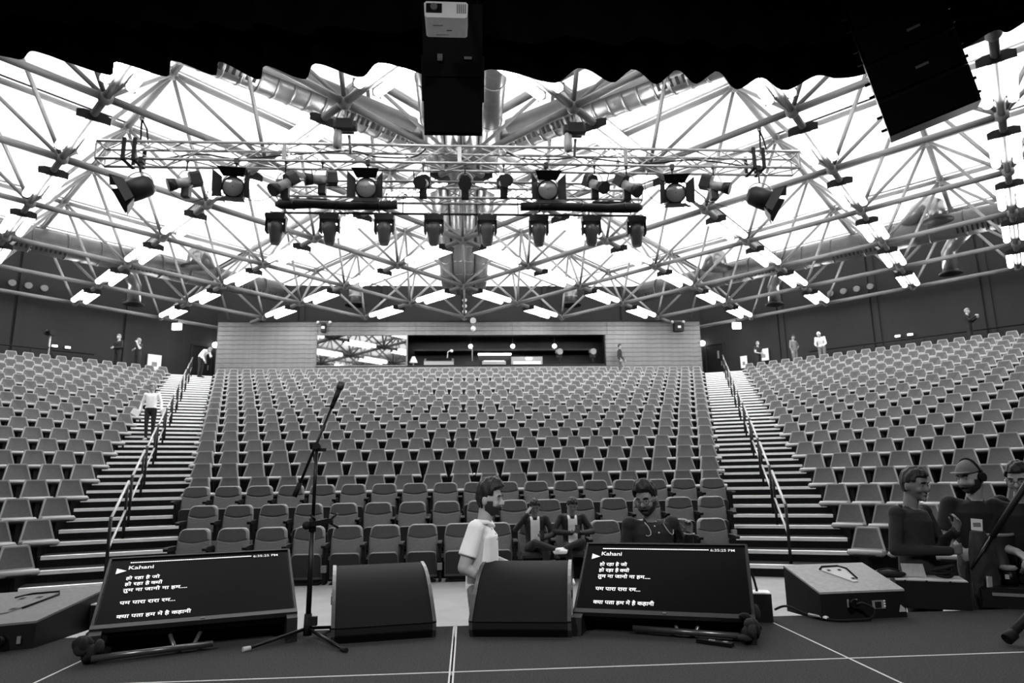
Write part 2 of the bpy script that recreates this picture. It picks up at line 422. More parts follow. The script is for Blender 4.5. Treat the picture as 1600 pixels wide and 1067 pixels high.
for s, nm in ((-1, 'left'), (1, 'right')):
    P = lambda x, z, off=0: (X0 + s * x, DS + off - x, z)
    duct('air_duct', f'large round steel air duct with slotted grilles along the dark {nm} side wall', [P(9.2, 10.2), P(24, 10.2)], .5, mats=(M_DUCTW, M_BLACK))
    for x, off, lab in ((11.68, -1.8, 'nearer the rear wall'), (17.77, -1.8, 'nearer the stage')):
        a = Vector(P(x, 10.5)); b = Vector(P(x, 10.93, -.8)); c = Vector(P(x, 10.95, -1.5)); e = Vector(P(x, 10.2, -1.8))
        duct('duct_outlet', f'down-turned duct outlet with black flange before the {nm} wall duct, {lab}', [a, b, c, Vector(P(x, 10.78, -1.75)), e], .3, False, flare=.52)
    for x, lab in ((14.43, 'nearer the rear wall'), (19.4, 'nearer the stage')):
        a = Vector(P(x, 10.1, .3)); b = Vector(P(x, 9.8, 1.25)); c = Vector(P(x, 9.5, 1.65)); e = Vector(P(x, 8.72, 1.7))
        duct('duct_outlet', f'bent duct outlet with black flange behind the {nm} wall duct, {lab}', [a, b, c, e], .27, False, flare=.42)
    a = Vector((X0 + s * 5.65, 34.9, 11.2)); 
    duct('duct_outlet', f'short upright duct outlet with black flange above the {nm} half of the control room', [a, a - Vector((0, 0, 1.25))], .35, False, flare=.55)
    # corrugated feeder running diagonally to the central pipes, with a smooth dark pipe beside it
    d = Vector((s * 1, -.84, 0)).normalized(); a = Vector((X0 + s * 1.2, 18.05, 10.35))
    duct('air_duct', f'corrugated round feeder duct running from the centre pipes to the upper {nm}', [a, a + d * 10.5], .36, ribs=.42)
    o = Vector((-s * .1, .75, -.1)) * -1
    duct('air_duct', f'smooth dark pipe beside the corrugated feeder duct at upper {nm}', [a + o, a + o + d * 10.5], .2, False, (M_DUCTD, M_BLACK), 2.4)
for j, x in enumerate((-.78, -.26, .26, .78)):
    lab = ['far left', 'inner left', 'inner right', 'far right'][j]
    r = .3 if j in (0, 3) else .22
    duct('main_pipe', f'shiny galvanised pipe running down the middle of the roof, the {lab} one of four', [(X0 + x, 33.4, 10.2), (X0 + x, 12.0, 10.25)], r, False, ribs=1.9)

# ------------------------------------------------------------------ control room box at the back
BY, BW, BT, BZ0 = 34.2, 12.28, 8.8, 5.789
bx = struct('wall_control_room', (X0, BY, BZ0))
WX0, WX1, OX1 = -7.42, -2.9, 7.25     # mirror pane from WX0 to WX1, opening from WX1 to OX1
WZ0, WZ1 = 6.55, 8.17
for s in (-1, 1): MB().box((s * (BW - .1), 1.05, (BT - BZ0) / 2), (.2, 2.1, BT - BZ0)).build('end_wall', M_WOOD, bx)
MB().box((0, 1.0, BT - BZ0 + .02), (2 * BW, 2.1, .06)).build('lid', M_BLACK, bx)
MB().box((0, 1.6, (BT - BZ0) / 2), (2 * BW - .4, .1, BT - BZ0)).build('inner_wall', M_BLACK, bx)
NB = 13; bh = (BT - BZ0) / NB
rows_me = {}
for j in range(NB):
    z0 = BZ0 + j * bh; zc = z0 + bh / 2 - BZ0
    segs = [(-BW, BW)]
    if zc + BZ0 > WZ0 and zc + BZ0 < WZ1: segs = [(-BW, WX0), (OX1, BW)]
    for a, b in segs:
        npc = max(1, round((b - a) / 4.9)); w_ = (b - a) / npc
        for i in range(npc):
            key = round(w_, 3)
            if key not in rows_me: rows_me[key] = MB().prism([(-.04, -bh / 2 + .006), (.05, -bh / 2 + .006), (.05, bh / 2 - .008), (-.03, bh / 2 - .008), (-.04, bh / 2 - .018)], -w_ / 2 + .006, w_ / 2 - .006, 'x').mesh('board', M_WOOD)
            link('board', rows_me[key], bx, (a + w_ * (i + .5), 0, zc))
MB().box((-BW / 2 + WX0 / 2, .1, (BT - BZ0) / 2), (BW + WX0, .08, BT - BZ0)).box((BW / 2 + OX1 / 2, .1, (BT - BZ0) / 2), (BW - OX1, .08, BT - BZ0)).box((0, .1, (WZ0 - BZ0) / 2), (2 * BW, .08, WZ0 - BZ0)).box((0, .1, (BT + WZ1) / 2 - BZ0), (2 * BW, .08, BT - WZ1)).build('batten_back', M_BLACK, bx)
w1 = struct('window_1', (X0, BY, 0))
MB().box(((WX0 + WX1) / 2, .06, (WZ0 + WZ1) / 2), (WX1 - WX0 - .1, .03, WZ1 - WZ0 - .06)).build('pane', M_GLASS, w1)
fm = MB()
for x in (WX0, WX1): fm.box((x, .03, (WZ0 + WZ1) / 2), (.07, .12, WZ1 - WZ0))
for z in (WZ0, WZ1): fm.box(((WX0 + WX1) / 2, .03, z), (WX1 - WX0, .12, .05))
fm.build('window_frame', M_WOOD, w1)
w2 = struct('window_2', (X0, BY, 0))
fm = MB()
fm.box((OX1, .3, (WZ0 + WZ1) / 2), (.1, .6, WZ1 - WZ0)).box(((OX1 + WX1) / 2, .3, WZ1), (OX1 - WX1, .6, .06)).box(((OX1 + WX1) / 2, .4, WZ0), (OX1 - WX1, .8, .06))
fm.build('window_frame', M_BLACK, w2)
MB().box(((OX1 + WX1) / 2, 1.05, 7.45), (OX1 - WX1 - .6, .9, .08)).build('inner_soffit', M_BLACK, w2)
for j, x in enumerate((.32, 2.5, 4.68)):
    t = thing('globe_lamp', f'small glowing globe lamp inside the control room opening, {["leftmost", "middle", "rightmost"][j]} of three', 'lamp', (X0 + x, BY + .5, 7.62), group='globe lamps in the control room')
    MB().ball((0, 0, 0), .11, 12, 8).build('globe', M_LAMP, t); MB().cone((0, 0, .1), (0, 0, .5), .02).build('stem', M_BLACK, t)
def desk_item(name, label, cat, x, parts, y=BY + .42):
    t = thing(name, label, cat, (X0 + x, y, WZ0 + .03))
    for nm, mb, m in parts: mb.build(nm, m, t)
desk_item('lighting_console', 'cluttered lighting console on the left of the control room sill', 'console', -1.3,
          [('console_body', MB().prism([(-.3, 0), (.3, 0), (.3, .45), (-.25, .2)], -.75, .75, 'x'), M_GREYP), ('fader_panel', MB().box((0, -.02, .36), (1.3, .4, .03), 0, Matrix.Rotation(.43, 3, 'X')), M_BLACK), ('gooseneck_lamp', MB().tube([(.4, .2, .3), (.45, .1, .75), (.6, -.1, .8)], .03).ball((.65, -.15, .76), .08), M_WHITE)])
desk_item('desk_lamp', 'white desk lamp at the left end of the control room opening', 'lamp', -2.6, [('shade', MB().lathe([(.08, .5), (.22, .2), (.2, .16)], n=14), M_WHITE), ('stem', MB().cone((0, 0, 0), (0, 0, .3), .03), M_WHITE)])
desk_item('desk_monitor', 'wide computer monitor with pale strip in middle of control room opening', 'monitor', 1.55, [('screen', MB().box((0, 0, .42), (1.7, .06, .3)), M_BLACK), ('light_strip', MB().box((0, -.05, .6), (1.7, .05, .09)), M_SIGN), ('stand', MB().box((0, .02, .14), (.5, .2, .28)), M_BLACK)])
desk_item('mixing_desk', 'low grey mixing desk beneath the control room monitor', 'console', 1.5, [('desk_body', MB().prism([(-.2, 0), (.2, 0), (.2, .24), (-.2, .14)], -.6, .6, 'x'), M_GREYP), ('control_panel', MB().box((0, 0, .21), (1.05, .34, .02), 0, Matrix.Rotation(.25, 3, 'X')), M_WHITE)], BY + .15)
desk_item('equipment_rack', 'pale equipment cabinet right of the control room monitor', 'cabinet', 3.2, [('cabinet', MB().box((0, 0, .22), (1.6, .4, .44)), M_GREYP), ('drawer_front', MB().box((0, -.21, .12), (1.4, .02, .14)), M_WHITE), ('display', MB().box((.1, -.21, .33), (.3, .02, .1)), M_SIGN)])
desk_item('camera_stand', 'thin upright stand with small device at control room opening left of monitor', 'stand', .4, [('pole', MB().cone((0, 0, 0), (0, 0, 1.0), .025), M_GREYP), ('foot', MB().box((0, 0, .12), (.7, .3, .24)), M_BLACK)])
for x, lab in ((4.9, 'below the rightmost globe lamp'), (7.0, 'at the right end of the opening')):
    desk_item('followspot', f'dark follow spot on stand, control room, {lab}', 'spotlight', x - (.35 if x > 6 else 0), [('barrel', MB().cone((-.05, .25, .75), (.02, -.2, .7), .13, .16, 12), M_GREYP), ('yoke', MB().box((0, 0, .52), (.3, .06, .2)), M_BLACK), ('stand', MB().cone((0, 0, 0), (0, 0, .45), .05).box((0, 0, .03), (.45, .35, .06)), M_BLACK)])
t = thing('wall_projector', 'small white cylinder projector on bracket at top centre of the control room wall', 'projector', (X0 + .45, BY - .12, BT - .1))
MB().cone((0, -.15, .12), (0, .1, .12), .15, .15, 14).build('body', M_WHITE, t); MB().box((0, .05, -.25), (.14, .12, .42)).build('bracket', M_GREYP, t); MB().ball((0, -.1, -.3), .13).build('lens_ball', M_WHITE, t)
for s, nm in ((-1, 'left'), (1, 'right')):
    t = thing('floodlight', f'small floodlight bracketed to the top of the control room wall, {nm} of the opening', 'floodlight', (X0 + (-7.05 if s < 0 else 11.1), BY - .12, BT - .35))
    MB().box((0, -.08, 0), (.5 if s > 0 else .22, .26, .42)).build('housing', M_BLACK, t); MB().box((0, -.225, 0), (.16, .02, .12)).build('lens', M_WHITE, t); MB().tube([(-.3, 0, .34), (.3, 0, .34)], .03).build('bracket', M_GREYP, t)
    for z in (.3,): MB().ball((-.3, -.02, z), .08).ball((.3, -.02, z), .08).build('clamp', M_WHITE, t)
t = thing('bright_spot_string', 'vertical string of four white balls for bright spots at the end of the centre pipes', 'lamp', (X0 + .02, 33.45, 9.9))  # white balls put in for a row of shiny spots below the pipes
MB().cone((0, 0, .3), (0, 0, -1.15), .015).build('cable', M_RUBBER, t)
for k in range(4): MB().ball((0, 0, -.15 - .3 * k), .12, 10, 8, 0, (1, 1, .8)).build('white_ball', M_WHITE, t)
# doors, notices, signs, spots on the side walls
def wallpt(x, s, off=0.0): return Vector((X0 + s * (x - off * S45), WALLSUM - x - off * S45, 0))
for s, nm, dn in ((-1, 'left', 1), (1, 'right', 2)):
    rz = s * rad(-45)
    d = struct(f'door_{dn}', wallpt(13.62, s, .05) + Vector((0, 0, 5.789))); d.rotation_euler = (0, 0, rz)
    MB().box((0, 0, 1.02), (.95, .06, 2.04)).build('door_leaf', M_BLACK, d)
    MB().box((-.52, -.02, 1.05), (.07, .1, 2.1)).box((.52, -.02, 1.05), (.07, .1, 2.1)).box((0, -.02, 2.1), (1.1, .1, .07)).build('door_frame', M_WALL, d)
    MB().box((.2, -.04, 1.5), (.1, .02, .42)).build('vision_panel', M_GREYP, d); MB().box((.36, -.05, 1.0), (.05, .03, .25)).build('push_plate', M_ALU, d)
    p = wallpt(13.2, s, .25)
    t = thing('wall_lamp', f'small round glowing lamp above the dark door at far {nm}', 'lamp', (p.x, p.y, 8.0)); MB().ball((0, 0, 0), .15, 12, 8).build('globe', M_LAMP, t); MB().box((0, .08, 0), (.1, .2, .1)).build('wall_plate', M_BLACK, t)
    p = wallpt(14.9, s, 1.2)
    t = thing('exit_sign', f'glowing white exit light hanging under the roof frame at far {nm}', 'sign', (p.x, p.y, 8.45)); MB().box((0, 0, 0), (.42, .12, .3)).build('light_box', M_LAMP, t); MB().cone((0, 0, .14), (0, 0, .36), .02).build('hanger', M_BLACK, t); MB().box((0, 0, .17), (.44, .14, .04)).build('housing', M_GREYP, t)
    for q in range(4):
        p = wallpt((20.0 if s < 0 else 19.3) - q * .42, s, .12)
        t = thing('wall_spotlight', f'small pale spotlight high on the dark {nm} wall, {ORD[q + 1]} in its row from the front', 'spotlight', (p.x, p.y, 9.55), rz, f'spotlights on the {nm} wall')
        MB().cone((0, .02, 0), (0, -.22, -.06), .12, .14, 14).build('head', M_GREYP, t); MB().box((0, .08, .02), (.1, .1, .1)).build('wall_plate', M_BLACK, t)
def notice(label, x, s, z, w_, h_, frame_w=.03):
    p = wallpt(x, s, .14); t = thing('wall_notice', label, 'notice', (p.x, p.y, z), s * rad(-45))
    MB().box((0, 0, 0), (w_, .02, h_)).build('sheet', M_PAPER, t); MB().box((0, .02, 0), (w_ + .04, .02, h_ + .04)).build('backing', M_GREYP, t)
    MB().box((0, -.015, -h_ * .12), (w_ * .4, .01, h_ * .3)).build('print', M_GREYP, t)
notice('large white notice on the left wall between staff and stairs', 15.25, -1, 6.75, .62, .75)
notice('small white notice with mark on the right wall beside the stairs', 14.75, 1, 6.7, .34, .62)
notice('wide white notice on the right wall, second from the door', 15.5, 1, 6.95, .52, .6)
for s, nm in ((-1, 'left'), (1, 'right')):
    a, b = wallpt(17.2, s, .5), wallpt(25, s, .5)
    t = thing('wall_rail', f'thin dark guard rail along the {nm} wall behind the last row', 'rail', (a.x, a.y, 6.75))
    MB().tube([(0, 0, 0), b - a], .035).build('rail_tube', M_RUBBER, t)
    for i in range(1, 5):
        c = (b - a) * (i / 4.5); MB().cone(c, c + Vector((0, 0, -1.0)), .025).build('post', M_RUBBER, t)

# ------------------------------------------------------------------ auditorium seats
def shell_back():
    """trapezoid back, narrower at the top, leaning back, with pale piped edge; origin on the platform under the seat"""
    mb = MB(); lean = .26
    def P(x, z, y): return (x, y + (z - .40) * lean, z)
    zb, zt, wb, wt = .385, .735, .25, .165
    n = 7
    out = [(-wb, zb), (wb, zb), (wb * .55 + wt * .45, zb * .55 + zt * .45), (wt + .006, zt - .016), (wt - .012, zt), (-wt + .012, zt), (-wt - .006, zt - .016), (-wb * .55 - wt * .45, zb * .55 + zt * .45)]
    inn = [(x * .87, zb + .035 + (z - zb) * .83) for x, z in out]
    k = len(out)
    v = [P(x, z, 0) for x, z in out] + [P(x, z, .006) for x, z in inn] + [P(x * .97, z, .07) for x, z in out]
    mb.add(v, [(i, (i + 1) % k, k + (i + 1) % k, k + i) for i in range(k)], 1)
    c = len(v); v2 = v[k:2 * k] + [P(0, .50, .045)]
    mb.add(v2, [(i, (i + 1) % k, k) for i in range(k)], 0, True)
    mb.add(v, [((i + 1) % k, i, 2 * k + i, 2 * k + (i + 1) % k) for i in range(k)], 1)
    mb.add(v, [tuple(range(3 * k - 1, 2 * k - 1, -1))], 2)
    return mb
def shell_cushion():
    mb = MB()
    prof = [(-.20, .335), (-.225, .36), (-.22, .395), (-.18, .415), (-.06, .40), (.03, .39), (.03, .33), (-.15, .315)]
    n = len(prof)
    ring = lambda x, s: [(x, y, .36 + (z - .36) * s) for y, z in prof]
    v = ring(-.255, .5) + ring(-.235, 1) + ring(.235, 1) + ring(.255, .5)
    f = [(r * n + i, r * n + (i + 1) % n, (r + 1) * n + (i + 1) % n, (r + 1) * n + i) for r in range(3) for i in range(n)]
    mi = [1 if i in (0, 1, 2, 6) else 0 for r in range(3) for i in range(n)]
    b = len(mb.v); mb.v += v; mb.f += [tuple(i + b for i in q) for q in f]; mb.mi += mi; mb.sm += [True] * len(f)
    mb.add(v, [tuple(range(n)), tuple(range(4 * n - 1, 3 * n - 1, -1))], 1)
    return mb
def shell_base():
    return MB().box((0, -.1, .16), (.07, .16, .32), 0).box((0, -.1, .012), (.16, .3, .024), 0).box((0, -.1, .33), (.3, .24, .02), 0)
def shell_spot():  # pale piece put in for the bright spots in the seat gaps
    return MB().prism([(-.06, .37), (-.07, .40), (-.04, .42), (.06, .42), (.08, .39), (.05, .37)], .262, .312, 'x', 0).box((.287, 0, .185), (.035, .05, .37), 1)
T_PARTS = [('backrest', shell_back().mesh('backrest', [M_SEAT, M_RIM, M_SHELL])), ('cushion', shell_cushion().mesh('cushion', [M_SEAT, M_RIM])), ('pedestal', shell_base().mesh('pedestal', M_RUBBER)), ('gap_spot', shell_spot().mesh('gap_spot', [M_GAPSPOT, M_RUBBER]))]
def round_back(zb, zt, w0, w1, r, lean, y0, th, seg=5):
    pts = [(-w0, zb), (w0, zb)]
    for i in range(seg + 1):
        a = PI / 2 * i / seg; pts.append((w1 - r + r * math.cos(a), zt - r + r * math.sin(a)))
    for i in range(seg + 1):
        a = PI / 2 + PI / 2 * i / seg; pts.append((-w1 + r + r * math.cos(a), zt - r + r * math.sin(a)))
    return pts
def f_back(pts, zref, lean, y0, th, inset=.02):
    mb = MB(); k = len(pts); cx_ = 0; cz_ = sum(p[1] for p in pts) / k
    P = lambda x, z, y: (x, y0 + y + (z - zref) * lean, z)
    inn = [(x * (1 - inset / .2), cz_ + (z - cz_) * (1 - inset / .12)) for x, z in pts]
    v = [P(x, z, 0) for x, z in pts] + [P(x, z, -.02) for x, z in inn] + [P(x, z, th) for x, z in pts]
    mb.add(v, [(i, (i + 1) % k, k + (i + 1) % k, k + i) for i in range(k)], 1)
    mb.add(v, [tuple(range(k, 2 * k))], 0)
    mb.add(v, [((i + 1) % k, i, 2 * k + i, 2 * k + (i + 1) % k) for i in range(k)], 1)
    mb.add(v, [tuple(range(3 * k - 1, 2 * k - 1, -1))], 2)
    return mb
up = round_back(.68, .875, .235, .232, .09, .2, 0, .09)
up = [(x, z) for x, z in up]
up = [(-.242, .705), (-.12, .675), (0, .662), (.12, .675), (.242, .705)] + up[2:]
lo = [(-.258, .30), (.258, .30), (.244, .70), (.12, .67), (0, .657), (-.12, .67), (-.244, .70)]
def f_cushion(folded=True):
    if folded:
        return f_back(round_back(.07, .465, .245, .24, .07, 0, 0, 0), .3, -.18, -.12, .10, .015)
    m = MB(); m.prism([(-.48, .36), (-.50, .40), (-.47, .45), (-.08, .43), (-.05, .36)], -.225, .225, 'x'); return m
def f_arm(s): return MB().prism([(-.30, .56), (-.32, .60), (-.28, .62), (.03, .62), (.05, .58), (.03, .55)], s * .29 - .035, s * .29 + .035, 'x').box((s * .29, -.08, .29), (.045, .2, .58))
F_PARTS = [('headrest', f_back(up, .4, .17, -.04, .09).mesh('headrest', [M_FTOP, M_FRIM, M_SHELL])), ('backrest', f_back(lo, .4, .17, -.04, .09).mesh('backrest', [M_FLOW, M_FRIM, M_SHELL])), ('cushion', f_cushion().mesh('cushion', [M_CUSH, M_FRIM, M_SHELL])),
           ('armrest', f_arm(1).mesh('armrest', M_RUBBER)), ('hinge_block', MB().box((.29, -.2, .24), (.075, .1, .1)).mesh('hinge_block', M_GREYP)), ('base', MB().box((0, -.02, .2), (.36, .1, .4)).box((0, -.05, .012), (.44, .3, .024)).mesh('base', M_RUBBER))]
CUSH_DOWN = f_cushion(False).mesh('cushion', M_CUSH)
F_END = f_arm(-1).mesh('armrest', M_RUBBER)
PITCH_S = .58
SEATS = []   # kind, x, y, z, rot, label, group, extras
hw = {0: 4.50, 1: 4.86, 2: 5.36}
for i in range(20):
    h = hw.get(i, 5.74 + .3775 * (i - 3)); n = int(2 * h / PITCH_S); pt = 2 * h / n
    y = YF(i) + .88; z = PZ(i)
    ph = (0, .25, 0)[i] if i < 3 else 0
    for j in range(n):
        x = X0 - h + pt * (j + .5) + (.06 if i == 1 else 0)
        if i < 3: lab = f'round-topped armchair seat, centre block, {ORD[i + 1]} row up, {ORD[j + 1]} seat from left'
        elif i < 14: lab = f'grey shell seat, centre block, {ORD[i + 1]} row up, {ORD[min(j, 29) + 1]} seat from left'
        else: lab = ''
        SEATS.append(('F' if i < 3 else 'T', x, y, z, 0.0, lab, 'armchair seats in the three front rows' if i < 3 else 'shell seats of the centre block', 'end' if (i < 3 and j == 0) else ('edge' if i >= 3 and (j < 3 or j > n - 4) else '')))
for s, nm in ((-1, 'left'), (1, 'right')):
    e = Vector((s * S45, -S45, 0)); nv = Vector((s * S45, S45, 0))
    for i in range(0, 20):
        A = S_pt(i, s); c0 = A + nv * .88; off = -.34
        for j in range(26):
            p = c0 + e * (off + PITCH_S * (j + .0) + .02)
            p.z = PZ(i)
            q = cam_px(p + Vector((0, 0, .6)))
            if q is None or q[0] < -420 or q[0] > 2020: continue
            seen = -45 < q[0] < 1645
            if abs(p.x - X0) > SIDEX - 1: continue
            lab = f'grey shell seat, {nm} block, {ORD[i + 1]} row up, {ORD[j + 1]} seat from the stairs'
            SEATS.append(('T', p.x, p.y, p.z, -s * rad(45), lab, f'shell seats of the {nm} block', '' if seen else 'unseen'))
dist = lambda a: (a[1] ** 2 + a[2] ** 2)
order = sorted(range(len(SEATS)), key=lambda q: (SEATS[q][0] != 'F', dist(SEATS[q])))
solo = set(q for q in order if SEATS[q][0] == 'F') | set([q for q in order if SEATS[q][0] == 'T' and SEATS[q][7] != 'unseen'][:300])
SITTERS = [(.86, 0), (1.42, 0)]
def has_spot(q): return (q * 7919 % 13 == 0) or SEATS[q][7] == 'edge'
def place_seat(q):
    kind, x, y, z, rz, lab, grp, ex = SEATS[q]
    t = thing('armchair_seat' if kind == 'F' else 'shell_seat', lab, 'seat', (x, y, z), rz, grp)
    sit = kind == 'F' and z < FZ + .01 and any(abs(x - sx) < .29 for sx, _ in SITTERS)
    for nm, me in (F_PARTS if kind == 'F' else T_PARTS):
        if nm == 'gap_spot' and not has_spot(q): continue
        if nm == 'cushion' and sit: me = CUSH_DOWN
        link(nm, me, t)
    if ex == 'end': link('armrest', F_END, t)
    return t
for q in order:
    if q in solo: place_seat(q)
rest = [q for q in range(len(SEATS)) if q not in solo]
def stuff_seats(sel, name, label):
    vs, fs, mis, base = [], [], [], 0
    mats = [M_SEAT, M_RIM, M_SHELL, M_RUBBER, M_GAPSPOT]
    for nm, me in T_PARTS:
        V_ = np.array([v.co[:] for v in me.vertices]); polys = [tuple(p.vertices) for p in me.polygons]
        mm = [mats.index(me.materials[p.material_index]) for p in me.polygons]
        for q in sel:
            if nm == 'gap_spot' and not has_spot(q): continue
            _, x, y, z, rz = SEATS[q][:5]; c, s_ = math.cos(rz), math.sin(rz)
            W = V_ @ np.array([[c, s_, 0], [-s_, c, 0], [0, 0, 1]]) + np.array([x, y, z])
            vs.append(W); fs += [tuple(k + base for k in p) for p in polys]; mis += mm; base += len(V_)
    me = bpy.data.meshes.new(name); me.from_pydata(np.concatenate(vs).tolist(), [], fs)
    for m in mats: me.materials.append(m)
    me.polygons.foreach_set('material_index', mis); me.validate()
    return tag(link(name, me), label, 'seats', kind='stuff')
stuff_seats(rest, 'shell_seats', 'hundreds of grey shell seats filling the upper rows of all three blocks')
print('SEATS', len(SEATS), 'solo', len(solo), 'rest', len(rest))
# centre handrails of the two stairs: a run of short sections, each two posts and two rails
for s, nm in ((-1, 'left'), (1, 'right')):
    for g in range(10):
        m0, m1 = g * 4, g * 4 + 3
        a = I_pt(m0, s).lerp(O_pt(m0, s), .46); b = I_pt(m1, s).lerp(O_pt(m1, s), .46)
        t_ = Vector((s * S22, C22, 0)) * .22
        a += t_; b += t_; a.z = step_z(m0); b.z = step_z(m1)
        t = thing('handrail', f'short metal handrail section in the middle of the {nm} stairs, {ORD[g + 1]} from the bottom', 'handrail', a, group=f'handrails of the {nm} stairs')
        v = b - a; up_ = Vector((0, 0, 1))
        MB().cone((0, 0, 0), up_ * .93, .026, n=8).build('post', M_BLACK, t); MB().cone(v, v + up_ * .93, .026, n=8).build('post', M_BLACK, t)
        d = v.normalized()
        MB().tube([-d * .02 + up_ * .9, v + up_ * .95 + d * .1], .024, 8).build('top_rail', M_ALU, t)
        MB().tube([up_ * .45, v + up_ * .48], .02, 8).build('middle_rail', M_ALU, t)

# ------------------------------------------------------------------ stage lighting rig
def box_truss(name, label, xa, xb, y, zt, h, d, group=None):
    t = thing(name, label, 'truss', (xa, y, zt - h)); L = xb - xa; r = .034
    for a in (0, d):
        for z in (0, h): MB().cone((0, a, z), (L, a, z), r, n=8).build('truss_chord', M_ALU, t)
    n = max(1, round(L / .62)); st_ = L / n
    z1 = MB().cone((0, 0, 0), (st_, 0, h), .017, n=6).mesh('truss_brace', M_ALU); z2 = MB().cone((0, 0, h), (st_, 0, 0), .017, n=6).mesh('truss_brace', M_ALU)
    y1 = MB().cone((0, 0, 0), (st_, d, 0), .017, n=6).mesh('truss_brace', M_ALU); y2 = MB().cone((0, d, 0), (st_, 0, 0), .017, n=6).mesh('truss_brace', M_ALU)
    for i in range(n):
        for a in (0, d): link('truss_brace', z1 if (i + (a > 0)) % 2 else z2, t, (i * st_, a, 0))
        for z in (0, h): link('truss_brace', y1 if i % 2 else y2, t, (i * st_, 0, z))
    e = MB().box((0, 0, h / 2), (.03, .03, h)).box((0, d, h / 2), (.03, .03, h)).box((0, d / 2, 0), (.03, d, .03)).box((0, d / 2, h), (.03, d, .03)).mesh('end_frame', M_ALU)
    link('end_frame', e, t); link('end_frame', e, t, (L, 0, 0))
    for f in (.255, .5, .74):
        MB().box((L * f, 0, h / 2), (.09, .05, h)).build('joint_plate', M_ALU, t)
    return t
box_truss('lighting_truss', 'long silver box truss carrying the stage lights across the hall', -7.88, 7.58, 14.0, 8.13, .40, .40)
t_low = box_truss('lighting_truss', 'shorter silver box truss lower down behind the row of stage lights', -4.29, 4.1, 14.75, 7.62, .38, .35)
for f in (.1, .37, .63, .9):
    MB().cone((8.39 * f, 0, .38), (8.39 * f, -.35, .5), .014, n=6).build('truss_link', M_RUBBER, t_low)
t = thing('light_bar', 'thin dark pipe from which eight moving head lights hang', 'pipe', (-4.33, 14.6, 6.775))
MB().cone((0, 0, 0), (8.38, 0, 0), .026).build('pipe', M_RUBBER, t)
for x in (.3, 2.9, 5.5, 8.1): MB().cone((x, 0, 0), (x, .15, .47), .014, n=6).build('dropper', M_RUBBER, t)
for a, b, lab in ((-4.25, -1.56, 'left'), (1.23, 4.05, 'right')):
    t = thing('cloth_roll', f'long dark rolled bundle tied under the lower truss, {lab} of centre', 'roll', (a, 14.62, 6.98))
    L = b - a; tip = 0 if lab == 'left' else L
    pr = [.05, .11, .12, .1, .1, .1, .1] if lab == 'left' else [.1, .1, .1, .1, .12, .11, .05]
    MB().tube([(L * f, 0, .02 * math.sin(7 * f)) for f in (0, .04, .12, .3, .6, .85, 1)] if lab == 'left' else [(L * f, 0, .02 * math.sin(7 * f)) for f in (0, .15, .4, .7, .88, .96, 1)], pr, 12).build('bundle', M_RUBBER, t)
    for f in (.15, .5, .85): MB().cone((L * f - .02, 0, 0), (L * f + .02, 0, 0), .125, n=12).build('tie', M_BLACKG, t)
    MB().box((L * (.25 if lab == 'left' else .75), .03, .12), (.9, .1, .06)).build('batten', M_RUBBER, t)
# moving heads
def mh_parts():
    base = MB().prism([(-.2, -.02), (.2, -.02), (.22, -.06), (.2, -.15), (-.2, -.15), (-.22, -.06)], -.15, .15, 'y')
    yoke = MB().prism([(-.22, -.12), (-.17, -.12), (-.165, -.42), (-.2, -.45), (-.225, -.4)], -.07, .07, 'y').prism([(.22, -.12), (.17, -.12), (.165, -.42), (.2, -.45), (.225, -.4)], -.07, .07, 'y')
    head = MB().lathe([(.01, -.19), (.12, -.2), (.16, -.26), (.165, -.36), (.15, -.42), (.125, -.62), (.1, -.68)], n=16)
    lens = MB().lathe([(.1, -.68), (.092, -.70), (.01, -.69)], n=16)
    clamp = MB().box((-.12, 0, .02), (.05, .06, .1)).box((.12, 0, .02), (.05, .06, .1))
    return [('base_box', base, M_BLACK), ('yoke', yoke, M_BLACK), ('head', head, M_GREYD), ('lens', lens, M_LENS), ('clamp', clamp, M_ALU)]
M_GREYD = mat('dark_grey_plastic', 0.05, .45)
MHP = [(nm, mb.mesh(nm, m)) for nm, mb, m in mh_parts()]
for j, x in enumerate((-4.2, -3.03, -1.83, -.73, .46, 1.63, 2.83, 3.87)):
    t = thing('moving_head', f'dark moving head light hanging nose down from the thin pipe, {ORD[j + 1]} from the left', 'stage light', (x, 14.6, 6.74), group='moving heads on the lower pipe')
    for nm, me in MHP: link(nm, me, t)
# fresnels with barn doors and slim profile spots
def fresnel(x, z, aim, label, grp='fresnel lights on the long truss'):
    zt = 7.73
    t = thing('fresnel_light', label, 'stage light', (x, 14.0, z), group=grp)
    M = rot_to(aim)
    MB().lathe([(.03, .30), (.16, .29), (.22, .2), (.235, .0), (.235, -.2), (.21, -.22)], n=20, M=M).build('housing', M_BLACK, t)
    MB().lathe([(.205, -.205), (.14, -.235), (.01, -.245)], n=20, M=M).build('lens', M_LENS, t)
    for a in range(4):
        R = M @ Matrix.Rotation(a * PI / 2, 3, 'Z'); w_ = .24 if a % 2 else .2
        fl = [(-.2, .22, -.21), (.2, .22, -.21), (.2 + .09, .36, -.42), (-.2 - .09, .36, -.42)]
        v = [R @ Vector(p) for p in fl] + [R @ (Vector(p) + Vector((0, .012, .008))) for p in fl]
        MB().hexa(v).build('barn_door', M_BLACK, t)
    yk = []
    for k in range(13):
        an = PI * k / 12; yk.append((.29 * math.cos(an), 0, .10 + .27 * math.sin(an)))
    MB().tube([(.29, 0, -.02)] + yk + [(-.29, 0, -.02)], .014, 6).build('yoke', M_GREYP, t)
    MB().cone((0, 0, .36), (0, 0, zt - z), .02).box((0, 0, zt - z - .03), (.09, .09, .12)).build('hook_clamp', M_BLACK, t)
